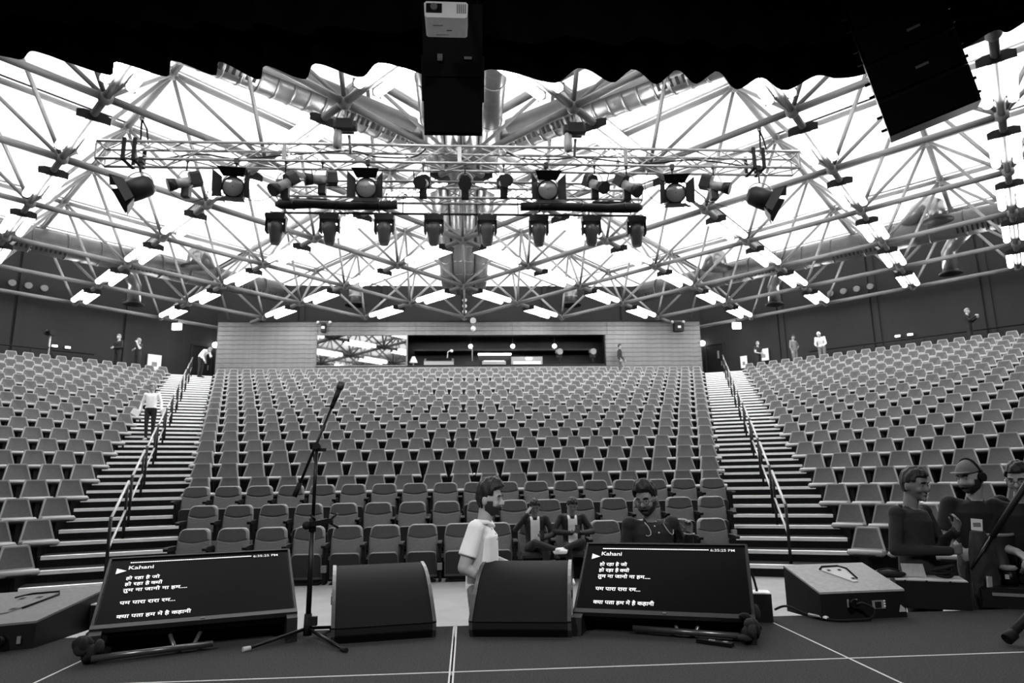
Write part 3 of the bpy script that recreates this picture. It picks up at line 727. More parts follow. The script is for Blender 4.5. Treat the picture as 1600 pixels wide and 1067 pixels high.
def profile(x, z, aim, label):
    zt = 7.73
    t = thing('profile_spot', label, 'stage light', (x, 14.0, z), group='slim spotlights on the long truss')
    M = rot_to(aim)
    MB().cone(M @ Vector((0, 0, .12)), M @ Vector((0, 0, -.22)), .105, .105, 14).build('barrel', M_GREYP, t)
    MB().cone(M @ Vector((0, 0, -.2)), M @ Vector((0, 0, -.36)), .125, .15, 8).build('front_hood', M_BLACK, t)
    MB().prism([(-.12, -.1), (.12, -.1), (.13, .12), (.06, .2), (-.06, .2), (-.13, .12)], .1, .32, 'z').build('lamp_housing', M_BLACK, t).rotation_euler = M.to_euler()
    MB().box((0, .06, -.2), (.16, .16, .22)).build('ballast', M_BLACK, t)
    yk = [(.17 * math.cos(PI * k / 10), 0, .08 + .2 * math.sin(PI * k / 10)) for k in range(11)]
    MB().tube(yk, .012, 6).build('yoke', M_GREYP, t)
    MB().cone((0, 0, .26), (0, 0, zt - z), .016).box((0, 0, zt - z - .02), (.06, .06, .09)).build('hook_clamp', M_BLACK, t)
fresnel(-6.92, 7.05, (-.75, -.35, -.5), 'barn-door fresnel light at the left end of the long truss, turned left')
fresnel(-4.93, 7.05, (.12, -.9, -.12), 'barn-door fresnel light facing forward, second fresnel from the left')
fresnel(-2.14, 7.05, (.02, -.9, -.08), 'barn-door fresnel light with glinting lens, third fresnel from the left')
fresnel(1.76, 7.05, (0, -.9, -.08), 'barn-door fresnel light with grey lens, just right of the centre')
fresnel(4.6, 7.02, (-.1, -.9, -.12), 'barn-door fresnel light facing forward, second fresnel from the right')
fresnel(6.59, 6.98, (.75, -.35, -.5), 'barn-door fresnel light at the right end of the long truss, turned right')
for x, z, aim, lab in ((-5.96, 7.2, (-.8, -.4, -.35), 'between the two leftmost fresnels'), (-3.89, 7.18, (-.6, -.5, -.6), 'first of the pair right of the second fresnel'), (-3.11, 7.3, (-.9, -.3, -.12), 'pointing left, second of the pair beside the third fresnel'),
                       (-.94, 7.24, (-.15, -.9, -.35), 'left of the centre one'), (-.03, 7.23, (0, -.9, -.4), 'hanging at the middle of the truss'), (.82, 7.27, (.1, -.9, -.25), 'right of the centre one'),
                       (2.84, 7.26, (.45, -.7, -.5), 'first of the pair right of the centre fresnel'), (3.56, 7.24, (.6, -.5, -.6), 'second of the pair right of the centre fresnel'), (5.54, 7.27, (.8, -.4, -.35), 'between the two rightmost fresnels')):
    profile(x, z, aim, f'slim profile spotlight with black hood, {lab}')
for s, x in ((-1, -7.04), (1, 6.75)):
    nm = 'left' if s < 0 else 'right'
    t = thing('rigging_strop', f'black chain hoist strop holding up the {nm} end of the long truss', 'rigging', (x, 14.1, 7.7))
    MB().tube([(0, .05, .45), (-s * -.02, .05, .8), (0, 0, 1.0)], .02, 6).tube([(.16, .05, .45), (.1, .05, .8), (0, 0, 1.0)], .02, 6).build('strop', M_RUBBER, t)
    MB().cone((0, 0, .98), (0, 0, 1.15), .05).build('shackle', M_WHITE, t)
    for dx in (-.25, -.03):
        MB().box((dx, -.14, .24), (.07, .05, .5)).box((dx, .32, .24), (.07, .05, .5)).box((dx, .09, .0), (.07, .5, .03)).build('sling', M_RUBBER, t)
for s, x in ((-1, -2.58), (1, 2.36)):
    t = thing('rigging_motor', f'chain hoist motor hung from the roof frame over the {"left" if s < 0 else "right"} half of the long truss', 'hoist', (x, 13.5 + .1, 8.35))
    MB().box((0, 0, .0), (.34, .3, .22)).cone((-.24, 0, 0), (.24, 0, 0), .12).build('motor_body', M_BLACK, t)
    MB().cone((0, 0, .1), (0, 0, .5), .02).build('hook', M_ALU, t); MB().cone((.05, .2, -.1), (.05, .45, -.4), .035).build('chain', M_ALU, t); MB().lathe([(.08, -.1), (.1, -.3), (.09, -.5), (.03, -.52)], (-.15, 0, 0), 10).build('chain_bag', M_GREYP, t)
def cable(name, label, pts, r=.012, m=M_RUBBER, cat='cable', sub=6):
    P_ = [Vector(p) for p in pts]; out = []
    for i in range(len(P_) - 1):
        p0, p1, p2, p3 = P_[max(i - 1, 0)], P_[i], P_[i + 1], P_[min(i + 2, len(P_) - 1)]
        for k in range(sub):
            t = k / sub; out.append(.5 * ((2 * p1) + (p2 - p0) * t + (2 * p0 - 5 * p1 + 4 * p2 - p3) * t * t + (3 * p1 - p0 - 3 * p2 + p3) * t ** 3))
    out.append(P_[-1]); o = out[0].copy()
    mb = MB().tube([q - o for q in out], r, 6)
    return tag(mb.build(name, m, None, o), label, cat)
cable('truss_cable', 'dark cable draped loosely along the left half of the long truss', [(-6.7, 14.2, 7.8), (-5.8, 14.2, 7.95), (-5, 14.2, 7.85), (-4, 14.2, 7.95), (-2.6, 14.2, 8.08), (-2.0, 14.1, 7.9), (-1.2, 14.1, 7.9), (-.9, 14.1, 8.1)], .018)
cable('truss_cable', 'dark cable draped loosely along the right half of the long truss', [(.9, 14.2, 8.1), (1.3, 14.1, 7.9), (2.0, 14.1, 7.9), (2.6, 14.2, 8.0), (4, 14.2, 7.88), (5.2, 14.2, 7.98), (6.4, 14.2, 7.85)], .018)
for s in (-1, 1):
    cable('hanging_cable', f'thin cable looping between lights at the {"left" if s < 0 else "right"} of the long truss', [(s * 6.3, 14.1, 7.0), (s * 5.9, 14.1, 6.8), (s * 5.3, 14.1, 6.95), (s * 4.4, 14.1, 6.85), (s * 4.0, 14.1, 7.2), (s * 4.1, 14.1, 7.7)], .008)

for p, nm in zip(WORK, ('left', 'right')):
    t = thing('work_light_housing', f'round black work light hanging over the stage behind the camera, {nm} one', 'stage light', p); d = (Vector((p[0] * .15, 5.6, .2)) - Vector(p)).normalized()
    MB().cone(-d * .3, d * .03, .2, .27, 18, cap=False).cone(-d * .32, -d * .3, .2, n=18).build('housing', M_BLACK, t); MB().cone((0, 0, .1), (0, 0, 1.6), .02).build('hanger', M_BLACK, t)

# ------------------------------------------------------------------ curtains above the stage
def valance(name, label, pts, y, top, m, period, amp, seedv):
    """pleated border cloth; pts are (x, z) along the bottom edge"""
    rnd = random.Random(seedv); xs = [p[0] for p in pts]; zs = [p[1] for p in pts]
    x = xs[0]; V_ = []; n = 0; ph = 0.0
    o = Vector(((xs[0] + xs[-1]) / 2, y, top))
    while x < xs[-1]:
        z = float(np.interp(x, xs, zs)); f = ph % 1.0
        w_ = (f / .72) if f < .72 else (1 - f) / .28
        yy = amp * (2 * (w_ * w_ * (3 - 2 * w_)) - 1) + .02 * math.sin(x * 3.1)
        V_.append((x, yy, z + .012 * math.sin(ph * 2.3)))
        x += period / 14; ph += (1 / 14) * (.8 + .4 * math.sin(n * .05 + seedv)); n += 1
    v = []; 
    for px, py, pz in V_:
        for q in (0, .25, .6, 1): v.append((px - o.x, py * (1 - q * .6), pz + (top - pz) * q - o.z))
    f = [(i * 4 + a, (i + 1) * 4 + a, (i + 1) * 4 + a + 1, i * 4 + a + 1) for i in range(len(V_) - 1) for a in range(3)]
    nb = len(v); v += [(a, b + .012, c) for a, b, c in v]
    f += [(nb + q[0], nb + q[3], nb + q[2], nb + q[1]) for q in f]
    f += [(i * 4, nb + i * 4, nb + (i + 1) * 4, (i + 1) * 4) for i in range(len(V_) - 1)]
    mb = MB(); mb.add(v, f, 0, True)
    ob = mb.build(name, m, None, o)
    return tag(ob, label, 'curtain')
VAL = [(-8.8, 4.6), (-5.2, 4.55), (-3.794, 4.416), (-3.279, 4.30), (-2.771, 4.263), (-2.0, 4.283), (-1.22, 4.291), (-.476, 4.305), (.391, 4.29), (1.22, 4.3), (2.06, 4.305), (2.63, 4.277), (3.2, 4.29), (3.83, 4.514), (4.45, 4.69), (5.1, 4.94), (7, 5.4), (8.8, 5.6)]
valance('stage_valance', 'long black pleated valance with scalloped lower edge across the stage opening', VAL, 5.25, 7.0, M_CLOTH, .43, .105, 3)
valance('border_curtain', 'border curtain greyed for its slight light just in front of the black valance', [(-8.8, 4.7), (-3.65, 4.57), (-2.67, 4.5), (-.46, 4.52), (.38, 4.47), (1.45, 4.47), (2.54, 4.46), (3.68, 4.6), (4.9, 4.93), (8.8, 5.5)], 5.0, 7.0, M_CLOTH2, .5, .06, 5)
# projector on its pole
t = thing('projector', 'white projector hanging upside down at top centre before the black valance', 'projector', (-.14, 4.4, 4.12))
MB().prism([(-.15, .0), (-.135, -.012), (.135, -.012), (.15, 0), (.155, .1), (.14, .115), (-.14, .115), (-.155, .1)], -.11, .11, 'y').build('housing', M_WHITE, t)
MB().box((-.085, -.113, .06), (.11, .008, .07)).build('lens_window', M_BLACKG, t); MB().cone((-.085, -.11, .06), (-.085, -.135, .06), .025, n=14).build('lens', M_LENS, t)
for i in range(5): MB().box((.08 + i * .014, -.112, .06), (.006, .008, .07)).build('vent_slot', M_GREYP, t)
MB().box((-.06, .0, -.014), (.07, .05, .006)).build('lens_shift_lid', M_PAPER, t); MB().box((-.03, .085, -.014), (.09, .01, .004)).build('label_strip', M_PAPER, t); MB().box((.02, .03, -.0135), (.035, .006, .003)).build('mark', M_GREYP, t)
MB().cone((0, 0, .115), (0, 0, 2.8), .022).box((0, 0, .125), (.12, .12, .02)).build('ceiling_pole', M_BLACK, t)
# centre and right hanging speakers
t = thing('hanging_speaker', 'black speaker box with square grille hanging at the centre of the stage', 'speaker', (-.105, 4.85, 4.4))
tilt = Matrix.Rotation(rad(28), 3, 'X')
def TB(c, d): return MB().box(tilt @ Vector(c), d, 0, tilt)
TB((0, .1, -.3), (.47, .36, .98)).build('cabinet', M_BLACKG, t)
TB((0, -.085, -.565), (.44, .02, .4)).build('grille', M_GRILLE, t); TB((0, -.085, -.31), (.44, .015, .06)).build('badge_rail', M_BLACKG, t); TB((.12, -.09, -.2), (.06, .02, .02)).build('badge', M_GREYP, t); TB((-.1, -.09, -.2), (.04, .03, .05)).build('cable_gland', M_GREYP, t)
for s in (-1, 1):
    TB((s * .245, .05, -.35), (.015, .12, .35)).build('side_bracket', M_BLACK, t); MB().cone((s * .2, .1, 0), (s * .2, .1, 2.55), .012).build('hanging_wire', M_RUBBER, t)
t = thing('line_array_speaker', 'tall black speaker stack hanging askew at upper right', 'speaker', (3.42, 4.6, 4.35))
R = Matrix.Rotation(rad(-38), 3, 'Z') @ Matrix.Rotation(rad(-10), 3, 'Y') @ Matrix.Rotation(rad(16), 3, 'X')
for i in range(4):
    c = R @ Vector((.0, .0, .22 - .29 * i)); sm_ = MB().box(c, (.62, .36, .284), 0, R).build('speaker_module', M_BLACKG, t)
    MB().box(R @ Vector((0, -.19, .22 - .29 * i)), (.58, .02, .25), 0, R).build('module_grille', M_GRILLE, sm_)
    for s in (-1, 1):
        for q in (-.05, .06): MB().box(R @ Vector((s * .325, .02, .22 - .29 * i + q)), (.05, .03, .02), 0, R).build('rigging_pin', M_BLACK, sm_)
    if i < 3: MB().box(R @ Vector((.1 - .03 * i, -.2, .2 - .29 * i)), (.09, .015, .02), 0, R).build('badge', M_GREYP, sm_)
for s in (-1, 1): MB().cone(R @ Vector((s * .25, 0, .35)), (s * .25, 0, 2.6), .015).build('hanging_wire', M_RUBBER, t)
cable('speaker_cable', 'cable loop hanging before the tall speaker stack at upper right', [(3.1, 4.28, 5.0), (3.2, 4.28, 4.68), (3.35, 4.28, 4.58), (3.5, 4.28, 4.6)], .008)

# ------------------------------------------------------------------ monitors with lyrics
DG = bpy.context.evaluated_depsgraph_get
def text_mesh(body, size=1.0, bold=.012):
    """letters of the built-in font as plain triangles"""
    c = bpy.data.curves.new('letters', 'FONT'); c.body = body; c.size = size; c.offset = bold; c.resolution_u = 3
    o = bpy.data.objects.new('letters', c); COL.objects.link(o)
    dg = DG(); dg.update(); me = bpy.data.meshes.new_from_object(o.evaluated_get(dg))
    v = [tuple(p.co) for p in me.vertices]; f = [tuple(p.vertices) for p in me.polygons]
    bpy.data.objects.remove(o); bpy.data.meshes.remove(me); return v, f
def clip_right(vf, xc):
    v, f = vf; bm = bmesh.new(); vs = [bm.verts.new(p) for p in v]
    for q in f:
        try: bm.faces.new([vs[i] for i in q])
        except ValueError: pass
    g = list(bm.verts) + list(bm.edges) + list(bm.faces)
    bmesh.ops.bisect_plane(bm, geom=g, plane_co=(xc, 0, 0), plane_no=(1, 0, 0), clear_outer=True)
    bm.verts.index_update(); out = ([tuple(p.co) for p in bm.verts], [tuple(w.index for w in q.verts) for q in bm.faces]); bm.free(); return out
def hcat(parts):
    V_, F_, x = [], [], 0.0
    for (v, f), gap in parts:
        if not v: x += gap; continue
        b = len(V_); mn = min(p[0] for p in v); mx = max(p[0] for p in v)
        V_ += [(p[0] - mn + x, p[1], 0) for p in v]; F_ += [tuple(i + b for i in q) for q in f]; x += mx - mn + gap
    return V_, F_
KA = text_mesh('क'); kx = [p[0] for p in KA[0]]; HALFKA = clip_right(KA, min(kx) + (max(kx) - min(kx)) * .80)
LINES = [(text_mesh('हो रहा है जो'), .103, .276, .33), (hcat([(text_mesh('हो रहा है'), .16), (HALFKA, -.05), (text_mesh('यों'), 0)]), .104, .294, .42),
         (text_mesh('तुम ना जानो ना हम....'), .103, .425, .51), (text_mesh('पम पारा रारा रम...'), .101, .372, .69), (hcat([(HALFKA, -.05), (text_mesh('या पता हम में है कहानी'), 0)]), .101, .458, .875)]
TITLE = text_mesh('Kahani', bold=.02); CLOCK = text_mesh('6:35:25 PM', bold=.006)
def monitor(loc, yaw, tiltdeg, W, H, label, bar, right):
    t = thing('stage_monitor_screen', label, 'screen', (loc[0], loc[1], 0), yaw)
    T = Matrix.Rotation(-rad(tiltdeg), 3, 'X'); o = Vector((0, 0, loc[2]))
    def P(u, v, d=0.0): return T @ Vector(((u - .5) * W, -d, (1 - v) * H)) + o
    B = lambda u, v, d, sz: MB().box(P(u, v, d), sz, 0, T)
    B(.5, .5, -.03, (W + .02, .055, H + .02)).build('case_back', M_BLACKG, t)
    sg = B(.5, .5, -.001, (W - .024, .004, H - .024)).build('screen_glass', M_SCREEN, t)
    fr = MB()
    for u in (0, 1): fr.box(P(u, .5, .002), (.014, .016, H + .012), 0, T)
    fr.box(P(.5, 0, .002), (W + .012, .016, .014), 0, T); fr.build('bezel', M_BLACKG, t)
    B(.5, 1.012, .004, (W + .014, .03, .032)).build('lower_bezel', M_GREYB, t)
    B(.52, 1.01, .021, (.02, .003, .006)).build('maker_mark', M_GREYP, t)
    def put(vf, u0, u1, vc, m, name, hmax=None):
        v, f = vf; mn = min(p[0] for p in v); mx = max(p[0] for p in v); y0 = min(p[1] for p in v); y1 = max(p[1] for p in v)
        s = (u1 - u0) * W / (mx - mn); sy = s if hmax is None else min(s, hmax / (y1 - y0))
        mb = MB(); mb.add([P(u0 + (p[0] - mn) * s / W, vc, .006) + T @ Vector((0, 0, (p[1] - .33) * sy)) for p in v], f); mb.build(name, m, sg)
    for ln, u0, u1, vc in LINES: put(ln, u0, u1, vc, M_TEXT, 'lyric_line')
    put(TITLE, .105, .235, .165, M_TEXTD, 'song_title', .04); put(CLOCK, .785, .93, .088, M_TEXTD, 'clock_text', .026)
    dm = MB(); nd = 58
    for i in range(nd): dm.box(P(.107 + (.668 * (i + .5) / nd), .083, .006), (.668 * W / nd * .78, .002, .007), 0, T)
    tag(dm.build('dashed_line', M_TEXT, sg), kind='stuff')
    mb = MB(); mb.add([P(.045, .165, .006), P(.045, .255, .006), P(.098, .21, .006)], [(0, 1, 2)]); mb.build('arrow_mark', M_TEXTD, sg)
    # low floor stand: feet, front tube, two braces and black cloth at the sides
    a, b = Vector(bar[0]), Vector(bar[1])
    MB().cone(a, b, .017, n=12).build('front_tube', M_ALUD, t)
    for f in (.42, .58):
        q = a.lerp(b, f if right else f + .25); MB().cone(q, (q.x + (.07 if f > .5 else -.07), q.y + .32, .13), .012, n=8).build('brace', M_ALUD, t)
    for s in (-1, 1):
        MB().prism([(-.10, .0), (.58, .0), (.58, .04), (.48, .33), (.10, loc[2] + .04), (-.08, loc[2] - .02)], s * W * .475 - .03, s * W * .475 + .03, 'x').build('side_leg', M_BLACK, t)
    MB().box((0, .5, .02), (W * .9, .05, .04)).build('rear_bar', M_BLACK, t)
    MB().box((0, .32, .10), (W * .93, .3, .2)).build('shade_tray', M_BLACK, t)  # low base enlarged to a black block for the shade under the screen
    ax = Vector((0, 0, 0))
    s = -1 if not right else 1
    cl = MB(); rnd = random.Random(4 if right else 9)
    for i in range(16):
        cl.ball((s * (W * .47 + rnd.uniform(-.03, .05)), rnd.uniform(-.16, .2), .025 + rnd.uniform(0, .11)), .036, 9, 7, 0, (.7 + rnd.random() * .8, 1 + rnd.random() * 1.6, .5 + rnd.random() * .9), Matrix.Rotation(rnd.uniform(-.9, .9), 3, 'X'))
    tag(cl.build('bunched_cloth', M_CLOTHB, t), kind='stuff')
    return t
M_GREYB = mat('satin_bezel', 0.025, .3); M_ALUD = mat('dull_tube', 0.12, .3, .7); M_CLOTHB = mat('black_drape', 0.006, .9, noise=.4, scale=20)
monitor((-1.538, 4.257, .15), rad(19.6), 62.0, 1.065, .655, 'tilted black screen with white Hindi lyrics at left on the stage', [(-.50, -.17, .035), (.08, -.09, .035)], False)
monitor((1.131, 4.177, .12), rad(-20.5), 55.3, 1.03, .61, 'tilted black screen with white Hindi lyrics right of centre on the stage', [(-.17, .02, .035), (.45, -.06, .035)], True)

# ------------------------------------------------------------------ floor wedges and other speakers
def wedge(loc, yaw, label):
    t = thing('floor_wedge', label, 'speaker', (loc[0], loc[1], 0), yaw); W = .605
    prof = [(.03, .0), (0, .045), (.0, .085)]
    for i in range(9):
        f = i / 8; prof.append((.0 + .66 * f + .0, .085 + .27 * f + .075 * math.sin(PI * f)))
    prof += [(.70, .34), (.70, .0)]
    MB().prism(prof, -W / 2 + .022, W / 2 - .022, 'x').build('cabinet', M_BLACKG, t)
    gp = prof[3:12]; mb = MB(); v = []
    for y, z in gp:
        for x in (-W / 2 + .024, W / 2 - .024): v.append((x, y - .004, z + .006))
    n = len(gp); mb.add(v, [(i * 2, i * 2 + 1, i * 2 + 3, i * 2 + 2) for i in range(n - 1)], 0, True); mb.build('grille', M_GRILLE, t)
    for s in (-1, 1):
        pr = [(y - (.012 if 2 < i < 12 else 0), z + (.012 if 2 < i < 12 else 0)) for i, (y, z) in enumerate(prof)]
        MB().prism(pr, s * W / 2 - .022 if s > 0 else -W / 2, s * W / 2 if s > 0 else -W / 2 + .022, 'x').build('side_cheek', M_CHEEK, t)
        MB().box((s * (W / 2 + .002), .35, .2), (.006, .14, .05)).build('handle_recess', M_BLACK, t)
    MB().box((.0, -.001, .066), (W - .05, .004, .03)).build('front_lip', M_BLACK, t)
M_CHEEK = mat('wedge_cheek', 0.035, .35)
wedge((-.484, 4.262, 0), rad(10.5), 'black curved floor wedge speaker left of the stage centre line')
wedge((.303, 4.245, 0), rad(-9.7), 'black curved floor wedge speaker right of the stage centre line')
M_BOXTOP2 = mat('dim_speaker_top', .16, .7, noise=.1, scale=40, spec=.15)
def side_wedge(p_near, p_near2, p_far, h0, h1, label, mir, plate=None):
    a, b, c = Vector(p_near), Vector(p_near2), Vector(p_far); d = b + (c - a)
    o = a.copy(); t = thing('side_fill_speaker', label, 'speaker', o)
    q = [a, b, d, c] if not mir else [b, a, c, d]
    hs = [h0, h0, h1, h1]
    MB().hexa([p - o for p in q] + [p - o + Vector((0, 0, h - .012)) for p, h in zip(q, hs)]).build('cabinet', M_BLACK, t)
    MB().hexa([p - o + Vector((0, 0, h - .012)) for p, h in zip(q, hs)] + [p - o + Vector((0, 0, h)) for p, h in zip(q, hs)]).build('top_panel', M_BOXTOP2 if mir else M_BOXTOP, t)
    def S(u, v, dz=.001): p = a + (b - a) * u + (c - a) * v - o; p.z = h0 + (h1 - h0) * v + dz; return p
    pl = [(.36, .72), (.40, .80), (.62, .82), (.66, .74), (.60, .30), (.54, .28)]
    k = len(pl); vv = [S(u, v) for u, v in pl] + [S(u, v, .006) for u, v in pl]
    MB().add(vv, [tuple(range(k, 2 * k))] + [(i, (i + 1) % k, k + (i + 1) % k, k + i) for i in range(k)]).build('handle_plate', plate or M_PLATE, t); hp_ = bpy.data.objects[[o.name for o in t.children if o.name.startswith('handle_plate')][0]]
    MB().tube([S(.35, .76, .006), S(.42, .86, .006), S(.62, .87, .006), S(.685, .76, .006), S(.64, .4, .006)], .006, 6).build('plate_groove', M_RUBBER, t)
    for u, v in ((.44, .70), (.57, .70), (.585, .38)):
        MB().add([S(u - .02, v - .02, .009), S(u + .02, v - .02, .009), S(u + .02, v + .03, .009), S(u - .02, v + .03, .009)], [(0, 1, 2, 3)]).build('plate_slot', M_RUBBER, hp_)
    return t, (lambda u, z, off=.004: a + (b - a) * u - o + Vector((0, -off, z)))
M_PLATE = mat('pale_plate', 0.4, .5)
t, Fr = side_wedge((2.243, 4.459, 0), (2.829, 4.494, 0), (2.175, 4.80, 0), .172, .30, 'squat black speaker box with grey sloping top at right of the stage', False)
MB().box(Fr(.67, .085), (.085, .008, .05)).build('connector_plate', M_GREYP, t); MB().box(Fr(.66, .085, .01), (.04, .006, .036)).build('connector_panel', M_BLACK, t)
for i in range(3): MB().box(Fr(.735, .075 + i * .016, .01), (.012, .004, .008)).build('printed_mark', M_WHITE, t)
MB().add([Fr(.9, .035, .008), Fr(.985, .035, .008), Fr(.975, .055, .008), Fr(.925, .08, .008)], [(0, 1, 2, 3)]).build('corner_sticker', M_PLATE, t)
MB().cone(Fr(.36, .1), Fr(.36, .1, .045), .028, n=12).build('speaker_socket', M_BLACKG, t)
for u in (.31, .41): MB().box(Fr(u, .1, .008), (.012, .006, .05)).build('socket_clip', M_GREYP, t)
cable('speaker_lead', 'black lead looping from behind to the socket of the squat speaker at right', [(2.09, 4.80, .012), (2.13, 4.7, .05), (2.2, 4.56, .02), (2.29, 4.42, .012), (2.42, 4.40, .012), (2.53, 4.40, .02), (2.56, 4.41, .07), (2.50, 4.42, .105), (2.455, 4.42, .1)], .008)
t = thing('cable_joiner', 'silver in-line plug on the lead beside the squat speaker at right', 'plug', (2.235, 4.50, .02)); d = Vector((.075, -.11, -.006))
MB().cone(-d * .45, d * .2, .011, n=10).build('sleeve', M_ALU, t); MB().cone(d * .2, d * .5, .013, n=10).build('plug_body', M_PAPER, t)
t, Fr = side_wedge((-3.14, 4.10, 0), (-2.505, 4.385, 0), (-3.06, 4.82, 0), .150, .245, 'squat black speaker box with grey top at the left edge of the stage', True, M_BOXTOP2)
MB().cone(Fr(.78, .06), Fr(.78, .06, .05), .03, n=12).build('speaker_socket', M_BLACKG, t); MB().box(Fr(.9, .055, .01), (.02, .008, .04)).build('socket_clip', M_GREYP, t)
t = thing('equipment_box', 'small black box with pale top behind the left lyrics screen', 'box', (-2.42, 4.95, 0), rad(8))
MB().box((0, 0, .075), (.3, .16, .15)).build('box_body', M_BLACK, t); MB().box((0, 0, .154), (.29, .155, .008)).build('paper_sheet', M_PAPER, t)
t = thing('power_box', 'small black power box with pale lid right of the right lyrics screen', 'box', (1.86, 4.53, 0), rad(-14))
MB().box((0, 0, .085), (.16, .12, .17)).build('box_body', M_BLACK, t); MB().box((0, 0, .174), (.155, .115, .008)).build('lid', M_PAPER, t)
cable('monitor_lead', 'black lead arching from the right lyrics screen to the power box', [(1.66, 4.55, .34), (1.75, 4.54, .36), (1.83, 4.53, .30), (1.86, 4.53, .2), (1.86, 4.53, .178)], .008)
t = thing('remote_control', 'black remote control lying on the carpet below the right lyrics screen', 'remote', (1.36, 3.94, 0), rad(-42))
MB().box((0, 0, .012), (.2, .045, .02)).build('remote_body', M_BLACKG, t)
for i in range(3): MB().box((-.03 + i * .013, 0, .0235), (.006, .02, .003)).build('button', M_PLATE, t)
MB().cone((.06, 0, .022), (.06, 0, .025), .014, n=12).build('ring_button', M_GREYP, t)

# ------------------------------------------------------------------ microphone stand
t = thing('microphone_stand', 'tall black microphone boom stand left of the stage centre', 'microphone stand', (-.945, 4.36, 0))
MB().cone((0, 0, .05), (.005, 0, .66), .0155, n=10).build('lower_pole', M_BLACKG, t); MB().cone((.005, 0, .66), (.012, 0, 1.13), .011, n=10).build('upper_pole', M_BLACKG, t)
MB().cone((.005, 0, .62), (.005, 0, .70), .022, n=12).build('height_clutch', M_RUBBER, t)
MB().cone((0, 0, .03), (0, 0, .15), .026, .022, 12).box((.03, -.01, .11), (.05, .03, .05)).build('leg_hub', M_RUBBER, t)
for e_, nm in (((-.285, -.22, .012), 'a'), ((.27, -.31, .012), 'b'), ((.09, .3, .012), 'c')):
    lg_ = MB().cone((0, 0, .07), e_, .01, n=8).build('leg', M_BLACKG, t); ev = Vector(e_); MB().cone(ev * .93 + Vector((0, 0, .001)), ev * 1.05, .014, n=8).build('rubber_foot', M_PLATE if nm == 'a' else M_RUBBER, lg_)
ba, bb_ = Vector((-.10, .0, .86)), Vector((.092, 0, 1.37))
MB().cone(ba, bb_, .009, n=8).build('boom', M_BLACKG, t); MB().cone(ba - (bb_ - ba) * .06, ba + (bb_ - ba) * .1, .016, n=10).build('boom_weight', M_RUBBER, t)
MB().cone((.012, -.03, 1.135), (.012, .03, 1.135), .022, n=12).box((.045, 0, 1.11), (.05, .02, .02)).build('boom_clutch', M_RUBBER, t)
d = (bb_ - ba).normalized(); MB().cone(bb_, bb_ + d * .05, .014, n=10).build('mic_clip', M_RUBBER, t)
t = thing('microphone', 'black handheld microphone in the clip of the tall boom stand', 'microphone', Vector((-.945, 4.36, 0)) + bb_ + d * .02)
MB().cone((0, 0, 0), d * .11, .013, .019, 12).build('handle', M_BLACK, t); MB().cone(d * .11, d * .15, .023, .024, 12).build('grille_head', M_GREYD, t); MB().cone(d * .15, d * .163, .024, .014, 12).build('grille_cap', M_GREYP, t)
t = thing('phone_holder', 'black phone clamp fixed halfway up the microphone stand', 'clamp', (-.94, 4.34, .66))
MB().ball((-.03, -.01, 0), .026, 10, 8).build('ball_joint', M_RUBBER, t)
MB().box((.06, 0, .015), (.13, .03, .03), 0, Matrix.Rotation(-.15, 3, 'Y')).build('arm', M_BLACKG, t)
for p, q in (((.11, 0, .03), (.15, 0, .065)), ((.11, 0, .01), (.16, 0, -.02)), ((.02, 0, .03), (-.01, 0, .06))): MB().cone(p, q, .008, n=6).build('claw', M_BLACKG, t)

# ------------------------------------------------------------------ clutter at the right of the stage
t = thing('road_case', 'open black flight case with pale tray at the right edge of stage', 'case', (3.17, 4.86, 0), rad(-25))
MB().box((.06, 0, .09), (.44, .28, .18)).build('case_body', M_BLACK, t); MB().box((.06, 0, .183), (.43, .275, .008)).build('pale_tray', M_PLATE, t)
for x in (-.1, .03, .17): MB().box((x, -.142, .178), (.012, .008, .014)).build('catch', M_RUBBER, t)
t = thing('tablet_panel', 'small grey panel propped up on the open flight case', 'panel', (3.17, 4.90, .19), rad(-25))
MB().prism([(-.045, 0), (-.03, 0), (.055, .075), (.045, .08)], -.07, .07, 'x').build('panel_face', M_BOXTOP, t); MB().box((0, .06, .03), (.02, .02, .06)).build('prop', M_BLACK, t)
t = thing('cable_coil', 'loose black cable coil lying on the open flight case', 'cable', (3.33, 4.82, .2)); 
for k in range(3): MB().tube([(.06 * math.cos(a) * (1 + .15 * k), .05 * math.sin(a), .012 + .02 * k + .015 * math.sin(a + k)) for a in [2 * PI * i / 18 for i in range(19)]], .009, 6).build('coil_turn', M_RUBBER, t)
t = thing('black_bag', 'flat black bag on the flight case behind the squat speaker', 'bag', (3.0, 4.93, .187), rad(-25)); MB().ball((0, 0, .02), .1, 14, 8, 0, (1.15, .75, .28)).build('bag_body', M_RUBBER, t); MB().tube([(-.07, -.03, .045), (0, -.04, .06), (.07, -.03, .045)], .006, 6).build('strap', M_RUBBER, t)
t = thing('waste_bin', 'round grey bin with a pale rim before the man in glasses', 'bin', (3.93, 5.06, FZ))
MB().lathe([(.09, .0), (.10, .02), (.125, 1.10), (.13, 1.15), (.118, 1.15), (.11, 1.08), (.02, 1.05)], n=24).build('bin_body', M_GREYDD, t) if False else None
M_GREYDD = mat('bin_grey', 0.012, .4)
MB().lathe([(.02, 0), (.09, .0), (.10, .02), (.122, 1.12), (.114, 1.12), (.09, .1), (.02, .06)], n=24).build('bin_body', M_GREYDD, t); MB().lathe([(.118, 1.105), (.13, 1.112), (.13, 1.125), (.118, 1.13), (.112, 1.115)], n=24).build('rim', M_GREYP, t)
t = thing('stage_box', 'low black equipment box with flat top at the far right of stage', 'box', (3.78, 4.75, 0), rad(-30))
